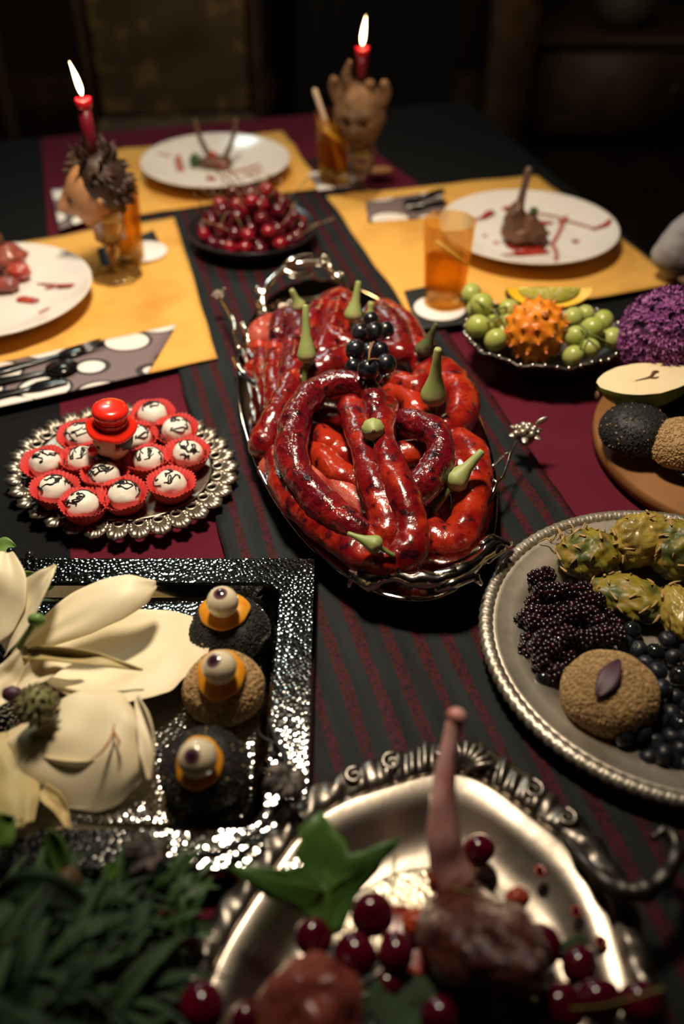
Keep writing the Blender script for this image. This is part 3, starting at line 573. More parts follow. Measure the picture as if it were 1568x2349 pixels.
for pts, w, m in (([(1150, 583), (1185, 582), (1250, 577)], [.001, .002, .0075, .006], 'sauce'), ([(1225, 512), (1265, 510)], [.010, .007, .003], 'sauce'), ([(1360, 525), (1390, 515), (1406, 502)], [.003, .006, .004], 'sauce'),
                  ([(1160, 478), (1166, 458)], [.007, .005], 'sauce'), ([(1105, 500), (1118, 490), (1124, 486)], [.003, .006, .006], 'sauce'), ([(1286, 508), (1296, 504)], .005, 'sauce'), ([(1318, 553)], .005, 'sauce'),
                  ([(1265, 562), (1280, 535), (1292, 506)], .0028, 'sauce_thin'), ([(1268, 562), (1276, 580), (1274, 596)], .0028, 'sauce_thin'), ([(1230, 488), (1285, 498), (1292, 504)], .002, 'sauce_thin'), ([(1296, 503), (1304, 480)], .002, 'sauce_thin'),
                  ([(1100, 498), (1086, 505)], .002, 'sauce_thin'), ([(1296, 504), (1360, 522)], .0018, 'sauce_thin'), ([(1136, 556)], .003, 'sauce_thin'), ([(1110, 540)], .003, 'sauce_thin')):
    smear(PR, pts if len(pts) > 1 else [pts[0], (pts[0][0]+3, pts[0][1])], w, m)
for pts, w, m in (([(405, 345), (408, 365), (414, 390)], [.003, .005, .006], 'sauce_thin'), ([(382, 328), (396, 336), (404, 346)], .003, 'sauce_thin'), ([(480, 407), (488, 411)], .006, 'sauce'), ([(520, 400), (560, 388), (596, 376)], [.002, .004, .002], 'sauce_thin'), ([(560, 402), (600, 388)], .0025, 'sauce_thin'), ([(360, 352), (385, 356)], .003, 'sauce_thin')):
    smear(PF, pts, w, m)
for pts, w, m in (([(86, 650), (120, 652), (160, 655)], [.0015, .002, .0015], 'sauce'), ([(140, 655), (164, 654)], .005, 'sauce'), ([(108, 660), (128, 655)], .003, 'sauce_thin'), ([(52, 686), (78, 690)], .007, 'sauce'), ([(90, 716), (112, 706)], .0015, 'sauce_thin')):
    smear(PL, pts, w, m)
def lump(c, r, seed, m, name, parent, amp=.22, freq=2.2, seg=24, rings=16, axes=None):
    return obj(name, MB().ball(c, r, seg, rings, lambda d: 1 + amp*nz(d*freq + Vector((seed*3.1, seed, 0)), 1) + amp*.4*nz(d*freq*2.7 + Vector((seed, 0, 5)), 1), axes=axes), m, parent)
def set_on(P, px, py): return on_plate(P, px, py, .0006)
# right plate: standing lamb chop
b = set_on(PR, 1192, 556); k = pxm(b)
t = thing('lamb_chop', 'browned lamb chop standing bone up on the right plate', 'meat', b)
lump(b + Vector((.004, 0, .016)), (.036, .026, .017), 1, M['meat_brown'], 'meat', t, .3)
lump(b + Vector((-.012, .004, .032)), (.017, .018, .030), 2, M['meat_brown'], 'shank', t, .3)
lump(b + Vector((.012, -.004, .028)), (.014, .014, .022), 3, M['meat_brown'], 'flank', t, .3)
lump(b + Vector((.024, -.008, .010)), (.018, .012, .010), 13, M['meat'], 'crust', t, .3)
obj('bone', MB().tube(smooth_path([b + Vector((-.010, .004, .03)), b + Vector((-.006, .006, .065)), b + Vector((.001, .01, .112))], 5), [.012, .008, .0055, .006], 8), M['bone_dark'], t)
for dx, dz in ((.014, .055), (.028, .02)): lump(b + Vector((dx, -.006, dz)), (.007, .006, .005), dx*100, M['herb'], 'herb', t)
obj('juice', MB().lathe([(0, .002), (.026, .0018), (.034, .0004), (0, .0003)], 20, tuple(b + Vector((.008, -.004, 0)))), M['sauce'], t)
# far plate: two leaning bones, meat scraps, herbs
b = set_on(PF, 497, 384)
t = thing('lamb_bones', 'pair of thin dark bones leaning on meat scraps on the far plate', 'meat', b)
lump(b + Vector((0, 0, .010)), (.030, .017, .011), 4, M['meat_brown'], 'meat', t)
lump(b + Vector((.012, -.012, .008)), (.014, .010, .008), 5, M['meat_pink'], 'scrap', t)
for x0, x1, h in ((-.008, -.034, .078), (.014, .040, .080)):
    obj('bone', MB().tube(smooth_path([b + Vector((x0, 0, .012)), b + Vector((x0 + (x1-x0)*.7, .01, h*.6)), b + Vector((x1, .016, h))], 5), [.006, .0045, .004], 8), M['bone_dark'], t)
lump(b + Vector((-.04, .002, .012)), (.010, .009, .012), 6, M['herb'], 'herb', t)
lump(b + Vector((-.005, -.004, .024)), (.007, .006, .007), 7, M['fat'], 'fat', t)
# left plate: scraps
b = set_on(PL, 28, 640)
t = thing('meat_scraps', 'pink and brown meat scraps on the plate at the left edge', 'meat', b)
lump(b + Vector((-.012, .018, .026)), (.036, .026, .020), 8, M['meat_pink'], 'meat', t)
lump(b + Vector((-.022, .02, .052)), (.013, .012, .030), 9, M['meat_brown'], 'bone', t)
lump(b + Vector((.012, -.004, .014)), (.020, .014, .013), 10, M['sausage_pale'], 'fat', t)
lump(b + Vector((.004, -.038, .011)), (.020, .016, .010), 11, M['meat_pink'], 'scrap', t)
lump(b + Vector((-.030, -.030, .011)), (.013, .013, .012), 12, M['meat_brown'], 'scrap', t)
# ---------------------------------------------------------------- napkins and black cutlery
def flat_poly(pts, z, th, n=10):
    """sheet from 4 photo corners at height z"""
    a, b, c, d = [W(px, py, z) for px, py in pts]
    return MB().sheet(lambda i, j: (lambda p: p + Vector((0, 0, .0012*nz(p*18))))((a.lerp(b, i)).lerp(d.lerp(c, i), j)), n, n, th)
tag(obj('napkin', flat_poly([(-30, 838), (404, 744), (338, 856), (-30, 940)], .0095, .0016), M['napkin']), 'dotted paper napkin under black cutlery on the left placemat', 'napkin')
tag(obj('napkin', flat_poly([(838, 462), (1012, 436), (1022, 496), (844, 508)], .0095, .0016), M['napkin']), 'dotted paper napkin under black cutlery left of the sauce-smeared plate', 'napkin')
tag(obj('napkin', flat_poly([(118, 436), (190, 416), (212, 500), (136, 526)], .0095, .0016), M['napkin']), 'crumpled dotted paper napkin behind the dark-haired candle head', 'napkin')
def cutlery(kind, label, a, b, z, w=1.0):
    """a: handle end, b: working end (photo pixels)"""
    A, B = W(*a, z), W(*b, z); L = (B-A).length; d = (B-A).normalized()
    o = thing(kind, label, 'cutlery', A, math.atan2(d.y, d.x), 'black plastic cutlery')
    h = MB().tube([(0, 0, .003), (L*.25, 0, .0034), (L*.55, 0, .003), (L*.66, 0, .003)], [.0075*w, .0085*w, .0045*w, .004*w], 10, flat=.35)
    obj('handle', h, M['plastic'], o, world=False)
    if kind == 'fork':
        hb = MB().tube([(L*.64, 0, .003), (L*.72, 0, .0025), (L*.80, 0, .003)], [.005*w, .0125*w, .0125*w], 10, flat=.25)
        for k in range(4): hb.tube([(L*.79, (k-1.5)*.0062*w, .003), (L*.9, (k-1.5)*.0064*w, .0035), (L, (k-1.5)*.006*w, .005)], [.0019, .0018, .0012], 6)
        obj('head', hb, M['plastic'], o, world=False)
    elif kind == 'knife':
        obj('blade', MB().tube([(L*.62, 0, .003), (L*.72, .002, .003), (L*.88, .003, .003), (L, -.002, .003)], [.006*w, .010*w, .010*w, .004*w], 10, flat=.22), M['plastic'], o, world=False)
    else:
        obj('bowl', MB().ball((L*.84, 0, .0055), (L*.16, .019*w, .0055), 20, 10, lambda q: .55 if q.z > .2 else 1.0), M['plastic'], o, world=False)
    return o
cutlery('fork', 'black plastic fork on the left dotted napkin, upper of three', (-60, 872), (236, 792), .0105)
cutlery('spoon', 'black plastic spoon on the left dotted napkin, between fork and knife', (-60, 892), (180, 842), .0105)
cutlery('knife', 'black plastic knife on the left dotted napkin, nearest the edge', (-70, 925), (150, 878), .0105)
cutlery('fork', 'black plastic fork lying on the right dotted napkin', (1012, 440), (930, 470), .0105, .9)
cutlery('knife', 'black plastic knife lying on the right dotted napkin', (1018, 466), (936, 484), .0105, .9)
# ---------------------------------------------------------------- coasters and drinks
def coaster(label, px, py, r, sq):
    tag(obj('paper_square', flat_poly(sq, .0092, .0012), M['black_paper']), 'black paper square under the white coaster ' + label, 'napkin')
    c = W(px, py, .011); o = thing('coaster', 'round white coaster ' + label, 'coaster', (c.x, c.y, TZ + .0098))
    obj('disc', MB().lathe([(0, .002), (r*.97, .002), (r, .0012), (r, 0), (0, 0)], 40), M['coaster'], o, world=False); return c
def tumbler(label, px, py, r, h, fill, wedge, rz):
    c = W(px, py, .012); o = thing('tumbler', label, 'glass', (c.x, c.y, TZ + .0125), rz)
    obj('glass', MB().lathe([(0, 0), (r*.78, 0), (r*.82, .003), (r*.86, h*.3), (r, h), (r*.985, h+.001), (r*.95, h), (r*.81, h*.28), (r*.76, .016), (0, .014)], 40), M['tumbler'], o, world=False)
    d = thing('drink', 'amber drink filling the ' + label, 'drink', (c.x, c.y, TZ + .0285), rz)
    obj('liquid', MB().lathe([(0, 0), (r*.74, .001), (r*.79, h*.28-.014), (r*.79 + (r*.14)*(fill-.28), h*fill-.016), (0, h*fill-.016)], 36), M['amber'], d, world=False)
    if wedge:
        e = thing('lemon_slice', 'lemon slice in the ' + label, 'lemon', (c.x, c.y, TZ + h*.74), rz)
        R = Matrix.Rotation(.9, 4, 'Y') @ Matrix.Rotation(PI/2, 4, 'X')
        R = Matrix.Translation((.004, -.006, .0)) @ Matrix.Rotation(.72, 4, 'Y')
        obj('flesh', MB().lathe([(0, -.0015), (r*.80, -.0015), (r*.80, .0015), (0, .0015)], 28, ey=.42).xf(R), M['lemon'], e, world=False)
        obj('rind', MB().lathe([(r*.80, -.002), (r*.88, -.0015), (r*.88, .0015), (r*.80, .002)], 28, ey=.42, closed=True).xf(R), M['lemon_pith'], e, world=False)
    return c
coaster('below the right-hand glass of amber drink', 1008, 706, .037, [(926, 668), (1052, 642), (1086, 738), (960, 756)])
coaster('behind the left crystal goblet', 330, 576, .037, [(222, 570), (352, 528), (378, 582), (236, 616)])
tumbler('tumbler with a lemon slice on the right placemat', 1017, 694, .0355, .122, .56, True, 0.3)
tumbler('tumbler behind the dark-haired candle head', 290, 592, .034, .115, .8, False, 0)
cf = tumbler('tumbler with a straw beside the brown candle head', 768, 412, .036, .115, .62, True, 0.1)
st = MB().tube([cf + Vector((.012, 0, .02)), cf + Vector((-.034, .012, .150))], .0045, 10)
tag(obj('straw', st, M['straw']), 'pale straw leaning in the far tumbler', 'straw')
tag(obj('paper_square', flat_poly([(706, 396), (800, 384), (830, 424), (730, 436)], .0092, .0012), M['napkin']), 'dotted paper square under the far tumbler with a straw', 'napkin')
q = W(868, 398, .006)
tag(obj('peel_scrap', MB().ball(q + Vector((0, 0, .006)), (.026, .016, .006), 16, 10, lambda d: 1+.2*nz(d, 2)), M['peel']), 'tan peel scrap on burgundy cloth right of the far goblet', 'peel')
# ---------------------------------------------------------------- crystal goblets, novelty heads, candles
def goblet(label, px, py, h, r):
    c = W(px, py, .003 if px > 500 else .0085); o = thing('goblet', label, 'goblet', c)
    def facet(a, i): return ((.0016*math.cos(a*12) if 6 <= i <= 10 else .0), 0)
    obj('foot', MB().lathe([(0, 0), (.037, 0), (.038, .0025), (.030, .005), (.012, .010), (.0075, .016), (0, .018)], 36, fn=lambda a, i: ((.0014*math.cos(a*8) if 1 <= i <= 3 else 0), 0)), M['crystal'], o, world=False)
    obj('stem', MB().lathe([(.0072, .017), (.0065, .03), (.0105, .038), (.0065, .046), (.008, h*.5)], 16), M['crystal'], o, world=False)
    obj('cup', MB().lathe([(0, h*.46), (.010, h*.46), (.022, h*.55), (r*.9, h*.75), (r, h), (r*.93, h), (r*.8, h*.76), (.016, h*.58), (0, h*.56)], 36, fn=lambda a, i: ((.0012*math.cos(a*12) if 2 <= i <= 4 else 0), 0)), M['crystal'], o, world=False)
    return c
def candle(label, base, z0, z1, r, tilt=0.0, flame_tilt=(0, 0)):
    c = Vector((base.x, base.y, TZ + z0)); L = z1 - z0; o = thing('candle', label, 'candle', c, 0, 'red taper candles')
    obj('shaft', MB().lathe([(r*1.02, 0), (r, L*.5), (r*.98, L-.012)], 20), M['wax'], o, world=False)
    obj('rim', MB().lathe([(r*.98, L-.013), (r*1.22, L-.008), (r*1.25, L-.001), (r*1.05, L+.001), (r*.8, L-.003), (0, L-.005)], 24, fn=lambda a, i: (.0006*math.sin(a*3), .0009*math.sin(a*2+1)*(1 < i < 4))), M['wax_top'], o, world=False)
    obj('wick', MB().tube([(0, 0, L-.006), (.0005, 0, L+.003), (.0015, 0, L+.008)], .0009, 6), M['wick'], o, world=False)
    fx, fy = flame_tilt; H = .040
    pr = [(0, 0), (.0020, .003), (.0034, .009), (.0037, .015), (.0031, .024), (.0020, .032), (.0008, .039), (0, .044)]
    fb = MB().lathe(pr, 16); fb.v = [(x + fx*z*(.6+z*9), y, z + L + .004) for x, y, z in fb.v]
    obj('flame', fb, M['flame'], o, world=False)
    l = bpy.data.lights.new('candle_light', 'POINT'); l.energy = .38; l.color = (1, .62, .28); l.shadow_soft_size = .012
    lo = bpy.data.objects.new('candle_light', l); C.objects.link(lo); lo.location = c + Vector((fx*.03, 0, L + .062))
gl = goblet('cut crystal goblet holding the dark-haired head with a candle', 268, 630, .108, .026)
gr = goblet('crystal goblet holding the brown carved head with a candle', 826, 448, .088, .026)
# left: painted head with tousled hair, face turned to the left
hc = Vector((gl.x - .010, gl.y, TZ + .136))
t = thing('novelty_figurine', 'small painted head with tousled dark brown hair set in the left goblet', 'candle holder', (gl.x, gl.y, TZ + .105))
F = Vector((-.95, -.26, -.22)).normalized(); S = F.cross(Vector((0, 0, 1))).normalized(); U = S.cross(F)
def face_fn(nose, brow, jaw):
    def fn(d):
        k = 1.0   # local: x = side, y = up, z = front
        if d.z > 0:
            k += nose*math.exp(-((d.x/.15)**2 + ((d.y+.12)/.20)**2)); k += nose*.35*math.exp(-((d.x/.12)**2 + ((d.y-.1)/.2)**2))
            k -= .10*math.exp(-(((abs(d.x)-.33)/.15)**2 + ((d.y-.10)/.11)**2)); k += brow*math.exp(-((d.y-.30)/.10)**2)*max(0, 1-abs(d.x)*1.6)
            k -= .06*math.exp(-((d.x/.30)**2 + ((d.y+.48)/.05)**2)); k += .06*math.exp(-((d.x/.3)**2 + ((d.y+.40)/.05)**2)) + .05*math.exp(-((d.x/.25)**2 + ((d.y+.57)/.05)**2))
            k += jaw*math.exp(-((d.x/.3)**2 + ((d.y+.8)/.18)**2))
        return k
    return fn
obj('face', MB().ball(hc, (.033, .047, .042), 40, 32, face_fn(.40, .05, .14), axes=(S, U, F)), M['skin_doll'], t)
for s in (-1, 1):
    e = obj('eye', MB().ball(hc + F*.0350 + S*s*.0115 + U*.005, (.005, .0032, .005), 10, 8), M['dark_paint'], t)
obj('neck', MB().tube([hc - Vector((0, 0, .05)), hc - Vector((0, 0, .028))], [.0165, .016], 14), M['skin_doll'], t)
obj('ear', MB().ball(hc - S*.030 - F*.004 - U*.002, (.006, .010, .008), 10, 8), M['skin_doll'], t)
hr = MB().ball(hc - F*.014 + U*.010, (.0385, .046, .037), 32, 22, lambda d: 1 + .07*nz(d*3) + .035*nz(d*9), axes=(S, U, F))
rr = random.Random(3)
for k in range(120):
    d = Vector((rr.gauss(0, 1), rr.gauss(0, 1), rr.gauss(0, 1))).normalized()
    if d.z > .35 and d.y < .50: continue
    if d.y < -.35 and d.z > -.2: continue
    p = hc - F*.014 + U*.010 + S*d.x*.0365 + U*d.y*.044 + F*d.z*.035
    o_ = (S*d.x + U*d.y + F*d.z); flow = (U*-.5 - F*.5 + S*rr.uniform(-.8, .8) + o_*rr.uniform(.2, 1.0)).normalized() if d.y < .5 else (o_*1.0 + F*rr.uniform(-.6, .8) + S*rr.uniform(-.7, .7)).normalized()
    L = rr.uniform(.014, .024) if d.y > .55 else rr.uniform(.010, .016)
    hr.tube(smooth_path([p, p + o_*L*(.35 if d.y > .5 else .06) + flow*L*.45, p + o_*L*(.2 if d.y > .5 else .0) + flow*L], 3), [.0036, .003, .0008], 5)
obj('hair', hr, M['hair'], t)
candle('lit red taper candle rising from the dark-haired head on the left', gl - Vector((.006, 0, 0)), .176, .264, .0090, flame_tilt=(-.22, 0))
# right: brown carved head with knobs and pointed ears
hc = Vector((gr.x - .002, gr.y, TZ + .142)); F = Vector((-.25, -.93, -.20)).normalized(); S = F.cross(Vector((0, 0, 1))).normalized(); U = S.cross(F)
t = thing('novelty_figurine', 'brown carved head with knobbly ears set in the far goblet', 'candle holder', (gr.x, gr.y, TZ + .084))
ff = face_fn(.25, .16, .10)
def skull(d):
    k = ff(d) + .06*nz(d*3.5)
    if d.z > 0: k -= .10*math.exp(-(((abs(d.x)-.33)/.17)**2 + ((d.y-.02)/.15)**2))
    if d.y < -.2: k -= .10*abs(d.x)
    return k
obj('face', MB().ball(hc, (.044, .054, .042), 44, 34, skull, axes=(S, U, F)), M['clay'], t)
for s in (-1, 1):
    obj('eye', MB().ball(hc + F*.030 + S*s*.0145 + U*.001, (.008, .007, .006), 12, 8), M['clay_dark'], t)
    obj('ear', MB().tube(smooth_path([hc + S*s*.034 + U*.022, hc + S*s*.042 + U*.040 - F*.004, hc + S*s*.043 + U*.056], 4), [.012, .012, .008], 10), M['clay'], t)
obj('mouth', MB().ball(hc + F*.034 - U*.026, (.011, .006, .006), 12, 8), M['clay_dark'], t)
obj('horn', MB().tube(smooth_path([hc + S*.016 + U*.042, hc + S*.021 + U*.064, hc + S*.014 + U*.088], 4), [.012, .009, .004], 10), M['clay'], t)
obj('knob', MB().ball(hc - S*.018 + U*.052, .010, 12, 8), M['clay'], t)
obj('neck', MB().tube([hc - Vector((0, 0, .056)), hc - Vector((0, 0, .038))], [.018, .022], 14), M['clay'], t)
candle('lit red taper candle rising from the brown carved head', gr, .190, .246, .0092, flame_tilt=(.12, 0))
# ---------------------------------------------------------------- black bowl of cherries
b0 = W(580, 538, .02); bowl_c = Vector((b0.x, b0.y, TZ + .004))
t = thing('cherry_bowl', 'shallow black glazed bowl heaped with cherries near the far placemat', 'bowl', bowl_c)
obj('dish', MB().lathe([(0, .005), (.06, .006), (.085, .016), (.1005, .031), (.103, .031), (.102, .027), (.086, .010), (.062, 0), (0, 0)], 48), M['black_bowl'], t, world=False)
def cherry_mesh(r, m):
    def fn(d):   # dimple at the stalk, faint seam
        return 1 - .20*math.exp(-((1-d.z)/.10)) - .03*math.exp(-(d.x/.12)**2)*(d.z > -.9) + .02*d.z*0
    return mesh('cherry', MB().ball((0, 0, 0), (r, r, r*.94), 20, 14, fn), M[m])
def stem_mesh(L, m, bend=.3):
    return mesh('stem', MB().tube(smooth_path([(0, 0, 0), (L*bend*.3, 0, L*.5), (L*bend, .0, L)], 4), [.0007, .0006, .0012], 6), M[m])
ck = [cherry_mesh(.0118, 'cherry'), cherry_mesh(.0118, 'cherry_bright')]; csm = stem_mesh(.042, 'cherry_stem')
rr = random.Random(11); spots = []
for layer, (R, z, n) in enumerate(((.078, .027, 20), (.052, .022, 12), (.024, .020, 6), (.066, .044, 16), (.042, .046, 10), (.016, .046, 4), (.048, .063, 9), (.022, .068, 5), (.0, .084, 1), (.03, .080, 3))):
    for k in range(n):
        a = 2*PI*(k + .37*layer)/n + rr.uniform(-.08, .08); spots.append((R*math.cos(a) + rr.uniform(-.003, .003), R*math.sin(a) + rr.uniform(-.003, .003), z + rr.uniform(-.0015, .0025)))
for k, (x, y, z) in enumerate(spots):
    Rm = Matrix.Rotation(rr.uniform(0, 6.28), 4, 'Z') @ Matrix.Rotation(rr.uniform(.1, 1.5), 4, 'X')
    o = link('cherry', ck[rr.random() < .28], None, Matrix.Translation(bowl_c + Vector((x, y, z))) @ Rm)
    tag(o, ('bright red' if o.data == ck[1] else 'dark red') + ' cherry ' + ('topping the heap' if z > .06 else 'in the middle of the heap' if z > .036 else 'low at the rim') + ' in the shallow black bowl', 'cherry', 'cherries in the black bowl')
    if k % 3 == 0 or z > .06: link('stem', csm, o, Matrix.Translation((0, 0, .0095)))
# ---------------------------------------------------------------- large oval tray with branch handles
ov = thing('oval_tray', 'large mirror-bright oval tray with silver branch handles under the red sausages', 'tray', T(.257, .892, .0045), TA + math.radians(-4))
AX, AY = .138, .328
prof = [(0, .006), (.70, .006), (.74, .010), (.80, .024), (.83, .0265), (.97, .0300), (.995, .0315), (1.0, .0300), (.98, .0275), (.84, .0225), (.80, .018), (.73, .002), (.70, 0), (0, 0)]
obj('dish', MB().lathe(prof, 96, ex=AX, ey=AY), M['mirror'], ov, world=False)
def branch(pts, rad, seed=0, twigs=True, knob=.25):
    """knobbly silver branch through (px, py, z) points"""
    P = smooth_path([W(*p) for p in pts], 6)
    mb = MB().tube(P, rad, 9, fn=lambda t, a: 1 + knob*nz((t*16, math.cos(a), math.sin(a) + seed)) + .25*max(0, math.sin(t*26+seed)))
    return mb
H1 = branch([(612, 726, .030), (603, 700, .040), (606, 668, .052), (632, 632, .062), (660, 612, .066), (700, 604, .068), (745, 606, .066), (772, 634, .058), (792, 660, .046), (800, 694, .030)], .0046, 1)
for pts, r in (([(655, 612, .066), (662, 602, .072), (690, 590, .076), (712, 586, .077)], [.005, .006, .003]), ([(735, 604, .068), (738, 588, .075), (752, 598, .074), (756, 612, .07)], [.003, .005, .003]), ([(650, 622, .062), (680, 631, .058), (714, 628, .057)], [.005, .0045, .003]),
               ([(604, 676, .05), (592, 665, .054), (590, 655, .056)], [.004, .0045, .003]), ([(604, 700, .04), (594, 694, .04), (600, 706, .036)], [.005, .006, .004]), ([(772, 634, .058), (780, 628, .06), (786, 630, .06)], [.004, .003, .002])):
    H1.tube(smooth_path([W(*p) for p in pts], 4), r, 7)
obj('handle', H1, M['silver'], ov)
H2 = branch([(812, 1312, .036), (850, 1330, .042), (905, 1324, .048), (960, 1330, .052), (1010, 1328, .054), (1060, 1310, .052), (1100, 1284, .048), (1140, 1252, .042), (1166, 1246, .034)], [.006, .0085, .006, .0075, .006, .0075, .008, .006, .005], 5, knob=.5)
for pts, r in (([(905, 1318, .052), (912, 1304, .058), (918, 1310, .055)], [.005, .005, .003]), ([(995, 1318, .056), (1040, 1312, .056), (1088, 1300, .05)], [.003, .006, .003]), ([(1002, 1352, .046), (1040, 1338, .05), (1094, 1322, .048)], [.003, .0065, .003]), ([(1072, 1316, .05), (1092, 1330, .046), (1100, 1338, .042)], [.005, .004, .003]),
               ([(930, 1330, .05), (934, 1342, .045), (940, 1348, .04)], [.005, .004, .003]), ([(1108, 1250, .048), (1128, 1240, .046), (1165, 1250, .044)], [.005, .007, .003]), ([(1118, 1288, .044), (1136, 1266, .044), (1150, 1258, .044)], [.003, .006, .005]), ([(812, 1312, .036), (806, 1330, .03), (802, 1344, .022)], [.005, .004, .003])):
    H2.tube(smooth_path([W(*p) for p in pts], 4), r, 7)
obj('handle', H2, M['silver'], ov)
vn = obj('vine', branch([(1184, 1014, .046), (1172, 1040, .044), (1162, 1068, .042), (1152, 1096, .040), (1139, 1110, .040), (1128, 1134, .036), (1114, 1166, .032)], [.0016, .0014, .0014, .0016, .0022, .0022, .002], 2, knob=.2), M['silver'], ov)
for pts in ([(1172, 1036, .044), (1152, 1046, .042), (1134, 1064, .04), (1122, 1078, .036)], [(1139, 1108, .04), (1124, 1092, .042), (1108, 1080, .044)]):
    obj('twig', branch(pts, .0014, 3, knob=.2), M['silver'], vn)
def metal_flower(px, py, z, s, seed):
    c = W(px, py, z); mb = MB(); r_ = random.Random(seed)
    for k in range(15):
        a = 2.4*k; R = s*.16*math.sqrt(k); mb.ball(c + Vector((R*math.cos(a)*1.3, R*math.sin(a), s*(.25 - .03*k))), s*r_.uniform(.16, .24), 10, 8)
    for k in range(6):
        a = k*1.05 + .3; d = Vector((math.cos(a), math.sin(a), -.1)); mb.ball(c + d*s*.72 + Vector((0, 0, -s*.15)), (s*.42, s*.22, s*.10), 12, 8, axes=(d.normalized(), Vector((-math.sin(a), math.cos(a), 0)), Vector((0, 0, 1))))
    d = Vector((.85, .2, .45)).normalized(); mb.ball(c + d*s*1.05, (s*.45, s*.2, s*.12), 12, 8, axes=(d, d.cross(Vector((0, 1, 0))).normalized(), Vector((0, 1, 0))))
    mb.lathe([(0, -s*.9), (s*.5, -s*.85), (s*.62, -s*.6), (s*.3, -s*.35), (s*.7, -s*.1), (0, 0)], 20, tuple(c)); return mb
obj('flower', metal_flower(1206, 985, .046, .0185, 1), M['old_silver'], ov)
obj('flower', metal_flower(500, 672, .046, .0085, 2), M['old_silver'], ov)
v2 = obj('vine', branch([(508, 684, .046), (524, 712, .05), (536, 738, .05), (540, 766, .046), (548, 800, .038)], .0022, 4, knob=.4), M['silver'], ov)
obj('twig', branch([(556, 742, .05), (566, 764, .047), (570, 786, .04)], .003, 5), M['silver'], v2)
obj('rim_scroll', branch([(538, 822, .032), (548, 842, .034), (566, 866, .033), (590, 884, .031)], [.003, .0042, .003], 6, knob=.2), M['silver'], ov)
# ---------------------------------------------------------------- sausages: (label, material, [(px, py, z)], radius)
def sausage(label, m, pts, r, seed, n=22):
    P = smooth_path([W(*p) for p in pts], 13); ctr = sum(P, Vector())/len(P); ctr.z = min(p.z for p in P) - (r if not isinstance(r, list) else r[0])
    k0 = random.Random(seed).uniform(0, 50); S_ = [0.0]
    for i in range(1, len(P)): S_.append(S_[-1] + (P[i]-P[i-1]).length)
    R = [(r if not isinstance(r, list) else lerp_list(r, i/(len(P)-1)))*(1 + .13*nz((S_[i]*22, k0, 0)) + .05*nz((S_[i]*55, k0, 4))) for i in range(len(P))]
    P = [p + Vector((nz((s*24, k0, 2)), nz((s*24, k0, 7)), nz((s*24, k0, 9))))*.0025 for p, s in zip(P, S_)]
    mb = MB().tube(P, R, n)
    for i, v in enumerate(mb.v):       # irregular wrinkles in the skin
        q = Vector(v); j = min(max(i//n - 2, 0), len(P)-1); d = q - P[j]
        if d.length > 1e-6: mb.v[i] = tuple(q + d*(.13*nz(q*42 + Vector((k0, 0, 0))) + .07*nz(q*110 + Vector((0, k0, 0))) - .10*max(0, nz(q*70 + Vector((0, 0, k0))) - .28)*2.5))
    M_ = Matrix.Translation(ctr)
    mb.v = [tuple(Vector(v) - ctr) for v in mb.v]
    o = link('sausage', mesh('sausage', mb, M[m]), None, M_)
    return tag(o, label, 'sausage', 'red sausages piled on the oval tray')
